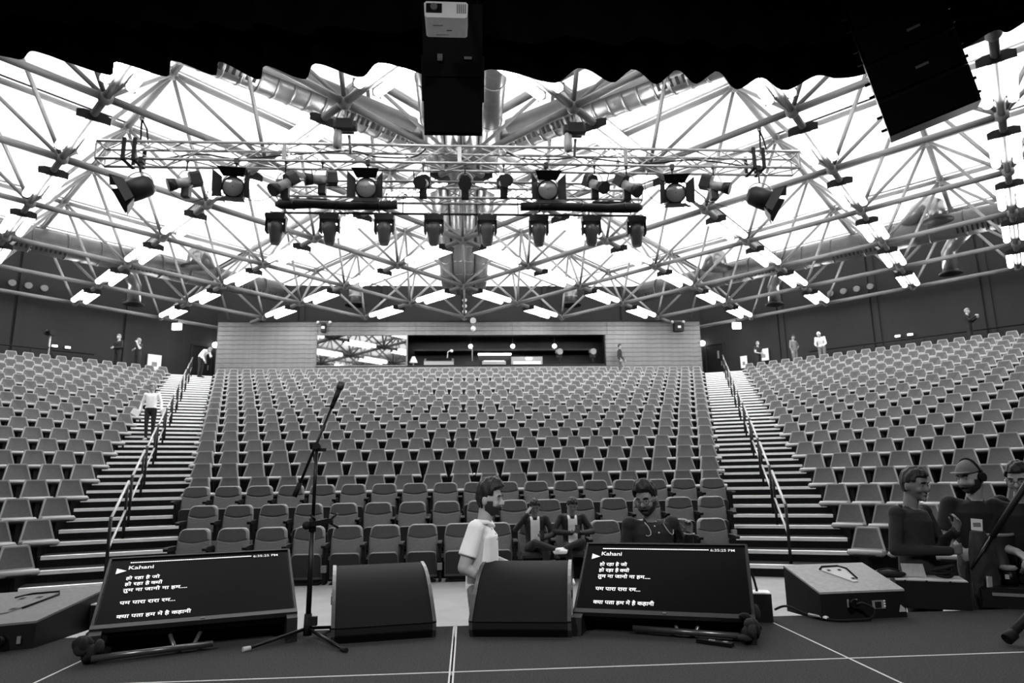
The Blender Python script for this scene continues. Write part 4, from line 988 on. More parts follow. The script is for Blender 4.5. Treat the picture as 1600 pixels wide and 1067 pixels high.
MB().box((0, 0, .06), (.42, .3, .12)).build('box_body', M_BLACK, t); MB().box((0, -.02, .124), (.4, .24, .008)).build('lid', M_BLACKG, t); MB().box((0, -.153, .09), (.3, .006, .02)).build('label_strip', M_GREYP, t)
t = thing('small_amplifier', 'small upright black device with a painted bright glint at the right edge', 'device', (3.80, 4.80, .128), rad(-30))
MB().cone((0, 0, 0), (0, 0, .1), .05, .04, 14).build('body', M_BLACKG, t); MB().lathe([(.045, .1), (.06, .115), (.045, .13), (.01, .132)], n=14).build('top_ring', M_GREYP, t); MB().box((-.02, -.05, .06), (.025, .01, .03)).build('painted_glint', M_PLATE, t)  # small pale box stands in for the glint on the device
t = thing('boom_stand', 'black boom pole leaning across the people at the right edge', 'microphone stand', (3.40, 4.66, .10))
v0 = Vector((.02, 0, .155)); v1 = Vector((.66, -.05, .93)); MB().cone(v0, v0.lerp(v1, .28), .009, .014, 10).build('boom_tip', M_BLACKG, t); MB().cone(v0.lerp(v1, .28), v1, .02, .022, 10).build('boom_pole', M_BLACK, t); MB().cone(v1, Vector((.66, -.05, -.10)), .016, n=10).build('stand_pole', M_BLACK, t); MB().lathe([(.16, -.10), (.16, -.085), (.03, -.07)], (.66, -.05, 0), 16).build('round_base', M_BLACK, t)
t = thing('stand_leg', 'thick black tube end poking in from the right edge above the carpet', 'stand', (2.90, 3.72, .0))
MB().cone((.0, .0, .05), (.5, .12, .34), .024, n=12).build('tube', M_BLACK, t); MB().cone((-.03, -.01, .033), (.02, 0, .06), .03, n=12).build('rubber_end', M_RUBBER, t); MB().cone((.5, .12, .34), (.5, .12, 0), .02, n=10).build('support', M_BLACK, t)
# partly seen armchair end at the left edge
t = thing('armchair_seat', 'grey upholstered armchair partly cut by the left edge of frame', 'seat', (-5.02, 6.9, FZ), rad(35))
for nm, me in F_PARTS: link(nm, me, t)

# ------------------------------------------------------------------ people
def skin_m(n, g): return mat('skin_' + n, g, .5, noise=.06, scale=30, spec=.35)
SK_L, SK_M, SK_D = skin_m('light', .34), skin_m('medium', .24), skin_m('brown', .17)
M_HAIR = mat('dark_hair', 0.007, .55, noise=.4, scale=90, bump=.4); M_BEARD = mat('short_beard', .02, .7, noise=.5, scale=120, bump=.3)
M_HAIRL = mat('fair_hair', .2, .6, noise=.3, scale=90, bump=.3)
M_EYEW = mat('eye_white', 0.25, .3); M_IRIS = mat('iris', .015, .2)
C_WHITE = mat('white_shirt', 0.8, .85, noise=.05, scale=9, bump=.15); C_BLACK = mat('black_shirt', 0.008, .85, noise=.25, scale=14, bump=.2)
C_DARK = mat('dark_clothes', 0.016, .85, noise=.25, scale=14, bump=.2); C_GREY = mat('grey_clothes', 0.15, .85, noise=.2, scale=14, bump=.2); C_JEAN = mat('faded_trousers', 0.2, .85, noise=.25, scale=25, bump=.2)
def head_pt(d, s=1.0):
    x, y, z = d.x * .074, d.y * .095, d.z * .115
    if z < 0:
        k = -z / .115; x *= 1 - .30 * k ** 1.6
        if y > 0: y *= 1 - .5 * k
    if y < -.068: y = -.068 + (y + .068) * .62
    if z < -.07 and y < 0: y -= .010 * min(1, (-z - .07) / .03)
    return Vector((x, y, z)) * s
def head_shell(mask, t_out, C, R, s, name, m, parent, nu=72, nv=48, inner=.97):
    vid = {}; V_ = []; F_ = []
    def dv(i, j): a = 2 * PI * i / nu; b = PI * j / nv; return Vector((math.sin(b) * math.sin(a), -math.sin(b) * math.cos(a), math.cos(b)))
    keep = set()
    for j in range(nv):
        for i in range(nu):
            d = (dv(i, j) + dv(i + 1, j + 1)).normalized(); p = head_pt(d)
            if mask(p): keep.add((i, j))
    def vert(i, j, o):
        i %= nu
        if j in (0, nv): i = 0
        k = (i, j, o)
        if k not in vid:
            d = dv(i, j); p = head_pt(d); th = t_out(p) if callable(t_out) else t_out
            q = p + d * th if o else p * inner
            vid[k] = len(V_); V_.append(C + R @ (q * s))
        return vid[k]
    for i, j in keep:
        q = [(i, j), (i, j + 1), (i + 1, j + 1), (i + 1, j)]
        F_.append([vert(a, b, 1) for a, b in q]); F_.append([vert(a, b, 0) for a, b in q[::-1]])
        for (a, b), (e_, f_), nb in ((q[0], q[1], (i - 1, j)), (q[1], q[2], (i, j + 1)), (q[2], q[3], (i + 1, j)), (q[3], q[0], (i, j - 1))):
            if ((nb[0] % nu), nb[1]) not in keep and 0 <= nb[1] < nv: F_.append([vert(a, b, 0), vert(e_, f_, 0), vert(e_, f_, 1), vert(a, b, 1)])
    F_ = [f for f in ([v for k, v in enumerate(q) if v not in q[:k]] for q in F_) if len(f) > 2]
    mb = MB(); mb.add(V_, F_, 0, True); return mb.build(name, m, parent)
BASE = dict(pelvis=(0, 0, .95), waist=(0, 0, 1.08), chest=(0, .0, 1.28), neck=(0, .01, 1.47), head=(0, -.02, 1.625),
            ls=(.185, .01, 1.41), rs=(-.185, .01, 1.41), le=(.23, .03, 1.12), re=(-.23, .03, 1.12), lw=(.23, -.05, .87), rw=(-.23, -.05, .87),
            lh=(.09, 0, .92), rh=(-.09, 0, .92), lk=(.1, -.02, .5), rk=(-.1, -.02, .5), la=(.1, .03, .09), ra=(-.1, .03, .09), lt=(.11, -.15, .03), rt=(-.11, -.15, .03))
def person(label, loc, rz, s=1.0, J={}, head=(0, 0, 0), mats=None, sleeve=1.0, vox=.012, bulk=1.0, hs=1.0, hands=None, hair='short', beard=False, glasses=False, hair_m=None, hem=.0, front=None, skin=None, jaw=0):
    """one continuous remeshed body; mats: torso, legs, shoes"""
    t = thing('person', label, 'person', loc, rz); skin = skin or SK_M; hair_m = hair_m or M_HAIR
    P = {k: Vector(v) for k, v in BASE.items()}; P.update({k: Vector(v) for k, v in J.items()})
    P = {k: v * s for k, v in P.items()}
    R = (Matrix.Rotation(head[0], 3, 'Z') @ Matrix.Rotation(head[1], 3, 'X') @ Matrix.Rotation(head[2], 3, 'Y'))
    S = s * hs; C = P['head']; mb = MB(); segs = []
    def cap(a, b, ra, rb, lab):
        a, b = Vector(a), Vector(b); mb.cone(a, b, ra, rb, 14); mb.ball(a, ra, 14, 8); mb.ball(b, rb, 14, 8); segs.append((a, b, ra, rb, lab))
    B_ = s * bulk
    def ring_loft(rs, lab):
        V_ = []; n = 18
        for c, rx, ry, ax in rs:
            i = [q[0] for q in rs].index(c); pv = rs[max(i - 1, 0)][0]; nx = rs[min(i + 1, len(rs) - 1)][0]
            up_ = (nx - pv).normalized(); x = (ax - up_ * ax.dot(up_)).normalized(); y = up_.cross(x)
            for k in range(n):
                a = 2 * PI * k / n; ca, sa = math.cos(a), math.sin(a)
                V_.append(c + x * (rx * math.copysign(abs(ca) ** .8, ca)) + y * (ry * math.copysign(abs(sa) ** .8, sa)))
        L = len(rs); mb.add(V_, [(i * n + k, i * n + (k + 1) % n, (i + 1) * n + (k + 1) % n, (i + 1) * n + k) for i in range(L - 1) for k in range(n)] + [tuple(range(n - 1, -1, -1)), tuple(range((L - 1) * n, L * n))])
    sx = (P['ls'] - P['rs']).normalized(); hx = (P['lh'] - P['rh']).normalized(); mxv = (sx + hx).normalized()
    up1 = (P['neck'] - P['chest']).normalized()
    crotch = P['pelvis'] + (P['pelvis'] - P['waist']).normalized() * .10 * s
    sh = (P['ls'] + P['rs']) / 2
    ring_loft([(crotch, .12 * B_, .085 * B_, hx), (P['pelvis'] + Vector((0, 0, .0)), .165 * B_, .115 * B_, hx), (P['waist'], .15 * B_, .112 * B_, mxv), (P['waist'].lerp(P['chest'], .55), .158 * B_, .118 * B_, sx), (P['chest'].lerp(sh, .45), .172 * B_, .118 * B_, sx), (sh + up1 * .0, .17 * s, .09 * s, sx), (sh.lerp(P['neck'], .45), .08 * s, .066 * s, sx)], 'torso')
    for a, b, r, lab in ((crotch, P['pelvis'], .14, 'pelvis'), (P['pelvis'], P['waist'], .145, 'waist'), (P['waist'], P['chest'], .145, 'torso'), (P['chest'], sh, .14, 'torso'), (P['rs'], P['ls'], .055, 'torso')): segs.append((a, b, r * B_, (r if b is not sh else .045) * B_, lab))
    cap(P['neck'] - up1 * .05 * s, C + R @ Vector((0, .02, -.06)) * S, .058 * s, .052 * S, 'neck')
    for q in 'lr':
        cap(P['neck'] - up1 * .095 * s, P[q + 's'], .05 * s, .056 * B_, 'torso')
        mb.ball(P[q + 's'], .064 * B_, 12, 8)
        cap(P[q + 's'], P[q + 'e'], .056 * B_, .046 * B_, q + 'upper'); cap(P[q + 'e'], P[q + 'w'], .043 * B_ ** .5 if sleeve < 1.5 else .048 * B_, .030 * s if sleeve < 1.5 else .038 * s, q + 'fore')
        if sleeve < 1.5:   # short sleeve: a wider cloth tube ending above the elbow
            e_ = P[q + 's'].lerp(P[q + 'e'], sleeve); mb.cone(P[q + 's'], e_, .062 * B_, .069 * B_, 14)
        cap(P[q + 'h'], P[q + 'k'], .092 * B_, .062 * B_, q + 'thigh'); cap(P[q + 'k'], P[q + 'a'], .06 * B_, .042 * s, q + 'calf')
        cap(P[q + 'a'] + Vector((0, 0, -.03)) * s, P[q + 't'], .043 * s, .034 * s, q + 'foot')
        # hand: palm, four fingers, thumb
        w = P[q + 'w']; hd = (hands or {}).get(q); fd = (w - P[q + 'e']).normalized()
        d = Vector(hd[0]).normalized() if hd else fd; sd = 1 if q == 'l' else -1
        nrm = Vector(hd[1]).normalized() if hd else Vector((-sd, 0, 0)); nrm = (nrm - d * nrm.dot(d)).normalized(); side = d.cross(nrm) * sd; curl = hd[2] if hd else .35
        k = s * 1.02; fr = max(.0088 * k, vox * .8)
        for o in (-.026, 0, .026): cap(w + side * o * .6 * k, w + d * .085 * k + side * o * k, .016 * k, .014 * k, q + 'hand')
        for f, (o, ln) in enumerate(((-.034, .078), (-.011, .088), (.012, .082), (.034, .064))):
            p = w + d * .088 * k + side * o * k; an = 0
            for g, fl in enumerate((.45, .32, .23)):
                an += curl * (.6 if g == 0 else 1.0); dd = d * math.cos(an) + nrm * math.sin(an); q2 = p + dd * ln * fl * k
                cap(p, q2, fr * (1 - .08 * g), fr * (.92 - .08 * g), q + 'hand'); p = q2
        p = w + d * .03 * k - side * .028 * k
        for g, dd in enumerate((d * .6 - side * .75 + nrm * .25, d * .85 - side * .3 + nrm * .4)):
            q2 = p + dd.normalized() * (.042 - .01 * g) * k; cap(p, q2, fr * 1.15, fr, q + 'hand'); p = q2
    # head
    nu, nv = 28, 20; V_ = []
    for j in range(nv + 1):
        for i in range(nu):
            a = 2 * PI * i / nu; b = PI * j / nv; V_.append(C + R @ (head_pt(Vector((math.sin(b) * math.sin(a), -math.sin(b) * math.cos(a), math.cos(b)))) * S))
    mb.add(V_, [(j * nu + i, (j + 1) * nu + i, (j + 1) * nu + (i + 1) % nu, j * nu + (i + 1) % nu) for j in range(nv) for i in range(nu)], 0, True)
    H = lambda x, y, z: C + R @ (Vector((x, y, z)) * S)
    mb.cone(H(0, -.078, .012), H(0, -.106, -.026), .009 * S, .0145 * S, 8); mb.ball(H(0, -.102, -.028), .0145 * S, 8, 6)
    for q in (-1, 1):
        mb.ball(H(q * .010, -.092, -.031), .010 * S, 8, 6); mb.ball(H(q * .078, .010, -.012), .031 * S, 10, 8, 0, (.42, .66, 1.05), R); mb.cone(H(q * .012, -.081, .024), H(q * .05, -.07, .022), .010 * S, .008 * S, 8)
        mb.ball(H(q * .042, -.06, -.03), .024 * S, 8, 6)
    mb.ball(H(0, -.082, -.062), .017 * S, 8, 6, 0, (1.2, .5, .4), R); (None if beard else mb.ball(H(0, -.074, -.096), .02 * S, 8, 6))
    segs.append((C, C + R @ Vector((0, 0, .02)) * S, .09 * S, .09 * S, 'head')); segs.append((C, H(0, -.05, -.07), .075 * S, .04 * S, 'head'))
    me0 = bpy.data.meshes.new('body'); me0.from_pydata(mb.v, [], mb.f)
    o = bpy.data.objects.new('body', me0); COL.objects.link(o)
    md = o.modifiers.new('r', 'REMESH'); md.mode = 'VOXEL'; md.voxel_size = vox * s
    sm = o.modifiers.new('s', 'SMOOTH'); sm.factor = .5; sm.iterations = 5
    dg = DG(); dg.update(); me = bpy.data.meshes.new_from_object(o.evaluated_get(dg)); bpy.data.objects.remove(o); bpy.data.meshes.remove(me0)
    me.name = 'body'
    n = len(me.polygons); ctr = np.zeros(n * 3); me.polygons.foreach_get('center', ctr); ctr = ctr.reshape(-1, 3); best = np.full(n, 1e9); lab = np.zeros(n, int); par = np.zeros(n)
    for k, (a, b, ra, rb, l) in enumerate(segs):
        a, b = np.array(a), np.array(b); ab = b - a; L2 = max(ab @ ab, 1e-9); tt = np.clip(((ctr - a) @ ab) / L2, 0, 1)
        dist = np.linalg.norm(ctr - a - tt[:, None] * ab, axis=1) - (ra + (rb - ra) * tt); w = dist < best; best[w] = dist[w]; lab[w] = k; par[w] = tt[w]
    ms = [skin, mats[0], mats[1], mats[2]] + ([front] if front else [])
    idx = np.zeros(n, int)
    for k, sg in enumerate(segs):
        l = sg[4]; w = lab == k
        if l in ('head', 'neck') or l.endswith('hand'): v = 0
        elif l == 'torso': v = 1
        elif l == 'waist': idx[w] = np.where(par[w] > hem, 1, 2); continue
        elif l == 'pelvis': idx[w] = np.where(par[w] > 1 + hem, 1, 2); continue
        elif l.endswith('upper'): idx[w] = np.where(par[w] < sleeve, 1, 0); continue
        elif l.endswith('fore'): v = 1 if sleeve >= 1.5 else 0
        elif l.endswith('thigh') or l.endswith('calf'): v = 2
        else: v = 3
        idx[w] = v
    nk = np.array(P['neck']); idx[(idx == 0) & (ctr[:, 2] < nk[2] - .035 * s) & (np.abs(ctr[:, 0] - nk[0]) < .12 * s) & (np.linalg.norm(ctr - nk, axis=1) < .13 * s)] = 1
    if front:
        no = np.zeros(n * 3); me.polygons.foreach_get('normal', no); no = no.reshape(-1, 3)
        ch = np.array(P['chest']); ax = np.array(sx); w = (idx == 1) & (np.abs((ctr - ch) @ ax) < .075 * s) & (no[:, 1] < -.2) & np.isin(lab, [k for k, g in enumerate(segs) if g[4] in ('torso', 'waist', 'pelvis')]); idx[w] = 4
    me.materials.clear()
    for m in ms: me.materials.append(m)
    me.polygons.foreach_set('material_index', idx.astype(np.int32)); me.polygons.foreach_set('use_smooth', np.ones(n, bool)); me.update()
    link('body', me, t)
    # features
    if vox < .011:
        for q in (-1, 1):
            ey = MB().ball(H(q * .031, -.0695, .004), .0115 * S, 12, 8).build('eye', M_EYEW, t); MB().ball(H(q * .031, -.0772, .004), .0056 * S, 10, 6).build('iris', M_IRIS, ey)
            MB().tube([H(q * .014, -.094, .026), H(q * .032, -.091, .032), H(q * .05, -.08, .026)], .0042 * S, 6).build('eyebrow', hair_m, t)
        if not beard: MB().tube([H(-.022, -.0905, -.062), H(0, -.0955, -.0615), H(.022, -.0905, -.062)], .003 * S, 6).build('mouth', M_LIP, t)
    if hair == 'short': head_shell(lambda p: p.z > .062 or (p.y > -.045 and p.z > .03) or (p.y > -.012 and p.z > .012) or (p.y > .025 and p.z > -.05), lambda p: .008 + .02 * max(0, p.z / .115) + (.006 * math.sin(p.x * 160) * math.sin(p.y * 130)), C, R, S, 'hair', hair_m, t)
    elif hair == 'quiff': head_shell(lambda p: p.z > .060 + .02 * max(0, -p.y - .04) / .05 or (p.y > -.045 and p.z > .028) or (p.y > -.012 and p.z > .012) or (p.y > .028 and p.z > -.055), lambda p: .007 + .036 * max(0, (p.z - .02) / .1) * (1 + .55 * (p.y < -.02)) + .006 * math.sin(p.x * 170) * math.sin(p.y * 150), C, R, S, 'hair', hair_m, t)
    elif hair == 'long': head_shell(lambda p: p.z > .06 or (p.y > -.03 and p.z > -.04) or p.y > .015, lambda p: .014 + .01 * max(0, p.z / .115), C, R, S, 'hair', hair_m, t)
    elif hair == 'cap':
        head_shell(lambda p: p.z > .035, .012, C, R, S, 'cap', C_GREY, t)
        mb2 = MB(); mb2.prism([(.072 * math.cos(a) * S, (-.075 - .075 * math.sin(a)) * S) for a in [PI * i / 10 for i in range(11)]], .038 * S, .046 * S, 'z'); ob = mb2.build('cap_brim', C_GREY, t); ob.matrix_local = Matrix.Translation(C) @ R.to_4x4() @ Matrix.Rotation(-.12, 4, 'X')
        head_shell(lambda p: p.y > .0 and -.05 < p.z < .04, .008, C, R, S, 'hair', hair_m, t)
    if beard: head_shell(lambda p: (p.z < -.042 and p.y < .01 and not (abs(p.x) < .022 and -.070 < p.z < -.056 and p.y < -.05)) or (p.y > -.045 and p.y < .0 and -.06 < p.z < -.01) or (abs(p.x) < .032 and p.y < -.05 and -.056 < p.z < -.044), lambda p: .006 + (.011 if p.y < -.06 else 0), C, R, S, 'beard', M_BEARD, t, 84, 64)
    if glasses:
        for q in (-1, 1):
            MB().tube([H(q * .034 + .024 * math.cos(a), -.098, .002 + .019 * math.sin(a)) for a in [2 * PI * i / 16 for i in range(17)]], .0016 * S, 6, cap=False).build('glasses_rim', M_BLACKG, t); MB().tube([H(q * .058, -.097, .008), H(q * .078, -.06, .01), H(q * .08, .015, .006)], .002 * S, 6).build('glasses_arm', M_ALU, t)
        MB().tube([H(-.010, -.098, .004), H(0, -.103, .008), H(.010, -.098, .004)], .002 * S, 6).build('glasses_bridge', M_BLACKG, t)
    return t, P, H, S
from mathutils.bvhtree import BVHTree
def on_front(t, x, z, off=.004):
    me = [c for c in t.children if c.name.startswith('body')][0].data
    if not hasattr(on_front, 'c') or on_front.c[0] is not me: on_front.c = (me, BVHTree.FromPolygons([v.co[:] for v in me.vertices], [tuple(p.vertices) for p in me.polygons]))
    h = on_front.c[1].ray_cast(Vector((x, -1.5, z)), Vector((0, 1, 0)))[0]
    return Vector((x, (h.y if h is not None else -.12) - off, z))
M_LIP = mat('lips', .12, .5)
TR = C_DARK
# two men standing just below the stage edge
t, P, H, S = person('man in a white polo shirt with dark hair and beard, facing right beside wedge', (.10, 5.02, FZ), rad(78), .885, dict(head=(0, -.065, 1.63), neck=(0, -.025, 1.465), re=(-.25, .09, 1.13), rw=(-.20, -.13, 1.0), le=(.25, -.02, 1.14), lw=(.22, -.27, 1.06), chest=(0, .0, 1.28)),
       (rad(-8), rad(4), 0), (C_WHITE, C_JEAN, C_DARK), .72, .0075, 1.1, 1.13, {'r': ((.05, -1, -.3), (.6, 0, -.5), .5), 'l': ((0, -1, -.2), (-.6, 0, -.5), .4)}, 'quiff', True, hem=-.5, skin=SK_L)
MB().tube([(-.075, .04, 1.295), (-.055, -.055, 1.285), (.0, -.085, 1.255), (.055, -.055, 1.285), (.075, .04, 1.295)], .014, 8).build('collar', C_WHITE, t)
for z in (1.235, 1.20, 1.165): MB().ball(on_front(t, -.004, z, 0), .006, 8, 6).build('button', M_GREYP, t)
t, P, H, S = person('bearded man in glasses and black shirt looking left, behind right lyrics screen', (1.36, 5.16, FZ), rad(4), .875, dict(head=(-.045, -.045, 1.62), neck=(-.01, .0, 1.465), le=(.30, .0, 1.14), lw=(.27, -.16, 1.33), re=(-.25, .02, 1.12), rw=(-.2, -.14, .95)),
       (rad(-40), rad(13), rad(-4)), (C_BLACK, C_DARK, C_DARK), 1.6, .0075, 1.08, 1.12, {'l': ((-.1, -.25, 1), (-.7, -.4, .1), .75)}, 'quiff', True, True, hem=-.5, skin=SK_D)
for pts in ([(.06, 0, 1.27), (.07, 0, 1.24), (.085, 0, 1.205), (.105, 0, 1.175), (.128, 0, 1.162), (.146, 0, 1.17), (.152, 0, 1.195)], [(-.06, 0, 1.25), (-.048, 0, 1.22), (-.04, 0, 1.19), (-.045, 0, 1.168), (-.062, 0, 1.158), (-.08, 0, 1.165)]):
    MB().tube([on_front(t, p[0], p[2], .006) for p in pts], .0034, 6).build('earphone_cord', M_PLATE, t)
for z, x in ((1.225, .0), (1.18, .02)): MB().ball(on_front(t, x, z, 0), .006, 8, 6).build('button', M_WHITE, t)
w_ = P['lw']; MB().tube([w_ + Vector((.034 * math.cos(a), .034 * math.sin(a), .005)) for a in [2 * PI * i / 14 for i in range(15)]], .006, 6, cap=False).build('bracelet', M_ALU, t)
# two men sitting in the front row
SIT = dict(pelvis=(0, .0, .50), waist=(0, .03, .62), chest=(0, .04, .82), neck=(0, -.02, 1.02), head=(0, -.09, 1.155), ls=(.18, .0, .96), rs=(-.18, .0, .96), lh=(.09, -.02, .5), rh=(-.09, -.02, .5))
sit_x = [a for a in SEATS if a[0] == 'F' and a[3] < FZ + .01]
def seat_near(x): return min(sit_x, key=lambda a: abs(a[1] - x))
a = seat_near(1.19)
t, P, H, S = person('seated man in dark jacket and white shirt, hand at his face, looking at phone', (a[1], a[2] - .28, FZ), 0, .98, dict(SIT, re=(-.32, -.12, .80), rw=(-.14, -.2, 1.03), le=(.30, -.08, .72), lw=(.12, -.32, .68), lk=(.12, -.47, .52), la=(.14, -.46, .08), lt=(.15, -.6, .03), rk=(-.05, -.45, .62), ra=(.26, -.58, .53), rt=(.40, -.66, .50)),
       (0, rad(28), 0), (C_DARK, C_DARK, C_WHITE), 1.6, .010, 1, 1.02, {'r': ((.4, .3, .8), (.6, .5, 0), .3), 'l': ((-.6, -.5, .2), (0, -.2, .9), .5)}, 'short', front=C_WHITE, skin=SK_D)
MB().box((.07, -.40, .72), (.07, .012, .14), 0, Matrix.Rotation(-.5, 3, 'X')).build('phone', M_BLACKG, t)
a = seat_near(1.70)
t, P, H, S = person('seated man in dark jacket and white shirt, legs crossed, reading his phone', (a[1], a[2] - .28, FZ), 0, .99, dict(SIT, re=(-.32, -.08, .74), rw=(-.06, -.32, .74), le=(.32, -.08, .74), lw=(.10, -.34, .74), rk=(-.14, -.47, .52), ra=(-.10, -.46, .08), rt=(-.10, -.6, .03), lk=(.08, -.46, .62), la=(-.2, -.56, .54), lt=(-.33, -.62, .52)),
       (0, rad(30), 0), (C_DARK, C_DARK, C_WHITE), 1.6, .010, 1, 1.02, {'r': ((.6, -.5, .3), (0, .3, .9), .5), 'l': ((-.6, -.5, .3), (0, .3, .9), .5)}, 'short', front=C_WHITE, skin=SK_D)
MB().box((.02, -.44, .80), (.07, .012, .14), 0, Matrix.Rotation(-.6, 3, 'X')).build('phone', M_BLACKG, t)
# three people at the right edge
t, P, H, S = person('young man in dark sweater with arms folded over a jacket, right of stage', (3.34, 5.10, FZ), rad(24), .91, dict(head=(.01, -.05, 1.635), re=(-.27, .0, 1.13), rw=(.04, -.24, 1.12), le=(.26, -.06, 1.14), lw=(.10, -.28, 1.27)),
       (rad(2), rad(8), 0), (mat('charcoal_sweater', .02, .9, noise=.2, scale=20, bump=.2), C_BLACK, C_DARK), 1.6, .008, 1.02, 1.1, {'l': ((-.2, -.4, .8), (-.6, .3, 0), .6), 'r': ((.9, -.3, .1), (0, .9, 0), .4)}, 'short', hem=-.6, skin=SK_D)
jk = MB(); n = 9
for q in range(n):
    pass
prof = [(1.16, .05, .04), (1.02, .11, .06), (.85, .145, .07), (.68, .155, .07), (.56, .13, .06)]
V_ = []
for z, rx, ry in prof:
    for k in range(20):
        a_ = 2 * PI * k / 20; f = 1 + .16 * math.sin(a_ * 5 + z * 6); V_.append((.17 + (1.16 - z) * .10 + rx * f * math.cos(a_), -.36 + ry * f * math.sin(a_), z))
L = len(prof); jk.add(V_, [(i * 20 + k, i * 20 + (k + 1) % 20, (i + 1) * 20 + (k + 1) % 20, (i + 1) * 20 + k) for i in range(L - 1) for k in range(20)] + [tuple(range(20)), tuple(range((L - 1) * 20, L * 20))], 0, True)
cs, sn = math.cos(rad(35)), math.sin(rad(35))
jo = jk.build('jacket', mat('hanging_jacket', .025, .9, noise=.2, scale=20, bump=.3), None, (3.34, 5.10, FZ), rad(24)); tag(jo, 'dark grey jacket hanging from the arm of the young man in sweater', 'jacket')
MB().box((.10, -.43, .80), (.05, .012, .13), 0, Matrix.Rotation(.15, 3, 'Y')).build('paper_tag', M_PLATE, jo)
t, P, H, S = person('bearded man in cap and headset wearing a white badge on black shirt', (3.93, 5.20, FZ), rad(-18), .945, dict(head=(-.03, -.06, 1.63), re=(-.26, .0, 1.14), rw=(-.22, -.24, 1.06), le=(.28, .0, 1.13), lw=(.2, -.22, 1.0)),
       (rad(-58), rad(14), 0), (C_BLACK, C_DARK, C_DARK), .8, .008, 1.12, 1.1, {'r': ((-.2, -1, -.1), (.5, 0, -.6), .5)}, 'cap', True, hem=-.6, skin=SK_L)
MB().box(on_front(t, -.055, 1.185, .01), (.075, .006, .085), 0, Matrix.Rotation(.1, 3, 'Y')).build('badge', M_PAPER, t); MB().box(on_front(t, -.055, 1.185, .014), (.05, .004, .03)).build('badge_print', M_GREYP, t); MB().box(on_front(t, .1, 1.215, .004), (.08, .006, .012)).build('shirt_logo', M_GREYP, t)
MB().tube([H(.082 * math.cos(a_), .012, .03 + .105 * math.sin(a_)) for a_ in [PI * i / 12 for i in range(13)]], .008 * S, 8).build('headset_band', M_RUBBER, t)
for q in (-1, 1): MB().cone(H(q * .072, .012, -.008), H(q * .098, .012, -.008), .034 * S, .032 * S, 14).build('ear_cup', M_RUBBER, t)
t, P, H, S = person('man in glasses with short hair and dark shirt at the right frame edge', (4.17, 5.03, FZ), rad(-30), .93, dict(head=(0, -.05, 1.63), re=(-.28, -.04, 1.13), rw=(-.12, -.27, 1.08), le=(.28, -.04, 1.13), lw=(.0, -.30, 1.05)),
       (rad(-24), rad(14), 0), (C_BLACK, C_DARK, C_DARK), .8, .008, 1.15, 1.1, {'r': ((.5, -.7, -.4), (0, .3, -.8), .6), 'l': ((-.7, -.6, -.3), (0, .3, -.8), .6)}, 'short', False, True, hem=-.6, skin=SK_L)
MB().box(on_front(t, .1, 1.2, .004), (.06, .006, .02)).build('shirt_logo', M_GREYP, t)
# woman walking down the left stairs
m = 16; A_ = I_pt(m, -1).lerp(O_pt(m, -1), .66) + Vector((-S22, C22, 0)) * .3; A_.z = step_z(m)
t, P, H, S = person('woman in white blouse and dark trousers walking down the left stairs', A_, rad(8), .93, dict(re=(-.27, .03, 1.14), rw=(-.3, -.04, .92), le=(.27, .02, 1.14), lw=(.31, -.06, .93), rk=(-.08, -.06, .52), ra=(-.07, -.02, .1), rt=(-.08, -.18, .04)),
       (0, rad(16), 0), (C_WHITE, C_BLACK, SK_L), 1.6, .014, .95, 1.05, None, 'long', hair_m=M_HAIRL, hem=.35, skin=SK_L)
MB().box((-.36, -.10, .80), (.22, .03, .16), 0, Matrix.Rotation(.5, 3, 'Y')).build('paper_sheets', M_PAPER, t); MB().box((.36, -.08, .84), (.09, .03, .16)).build('cup', M_PAPER, t)
# staff behind the last rows
def far(label, x, y, rz, s, J, head, mats, **k): return person(label, (x, y, 5.789), rz, s, J, head, mats, vox=.018, **k)
far('man in black clothes standing far left behind the last row, hands together', -15.6, 31.15, rad(-25), 1.0, dict(re=(-.26, -.02, 1.13), rw=(-.06, -.22, 1.1), le=(.26, -.02, 1.13), lw=(.04, -.22, 1.1)), (rad(10), 0, 0), (C_BLACK, C_BLACK, C_BLACK), sleeve=1.6, hair_m=M_HAIRL, skin=SK_L)
far('woman in dark top leaning with hand on chin far left behind the last row', -15.0, 31.75, rad(-30), .97, dict(re=(-.26, -.12, 1.13), rw=(.08, -.28, 1.16), le=(.27, -.14, 1.2), lw=(.07, -.16, 1.5)), (rad(-20), rad(8), 0), (C_DARK, C_DARK, C_DARK), sleeve=.7, hair='long', hair_m=M_HAIRL, skin=SK_L)
far('person in white shirt bending forward at the top of the left stairs', -12.55, 32.7, rad(70), .98, dict(waist=(0, -.03, 1.07), chest=(0, -.18, 1.22), neck=(0, -.36, 1.28), head=(0, -.47, 1.32), ls=(.18, -.30, 1.27), rs=(-.18, -.30, 1.27), re=(-.22, -.26, 1.0), rw=(-.16, -.34, .78), le=(.22, -.36, 1.0), lw=(.1, -.52, 1.0)), (0, rad(35), 0), (C_WHITE, C_DARK, C_DARK), sleeve=1.6, hair='long', hair_m=M_HAIRL, skin=SK_L)
far('small figure in dark vest beside notices far right behind the last row', 14.45, 32.55, rad(20), .92, dict(re=(-.25, -.05, 1.13), rw=(-.1, -.24, 1.05), le=(.25, -.05, 1.13), lw=(.1, -.24, 1.05)), (0, rad(5), 0), (C_DARK, C_DARK, C_DARK), sleeve=.5, hair_m=M_HAIRL, skin=SK_L)
far('person in grey top with one hand on hip far right behind the last row', 15.75, 31.45, rad(25), .98, dict(re=(-.24, .02, 1.13), rw=(-.3, -.1, .9), le=(.40, .05, 1.2), lw=(.18, .0, 1.0)), (rad(-20), rad(20), 0), (C_GREY, C_GREY, C_DARK), sleeve=1.6, skin=SK_M)
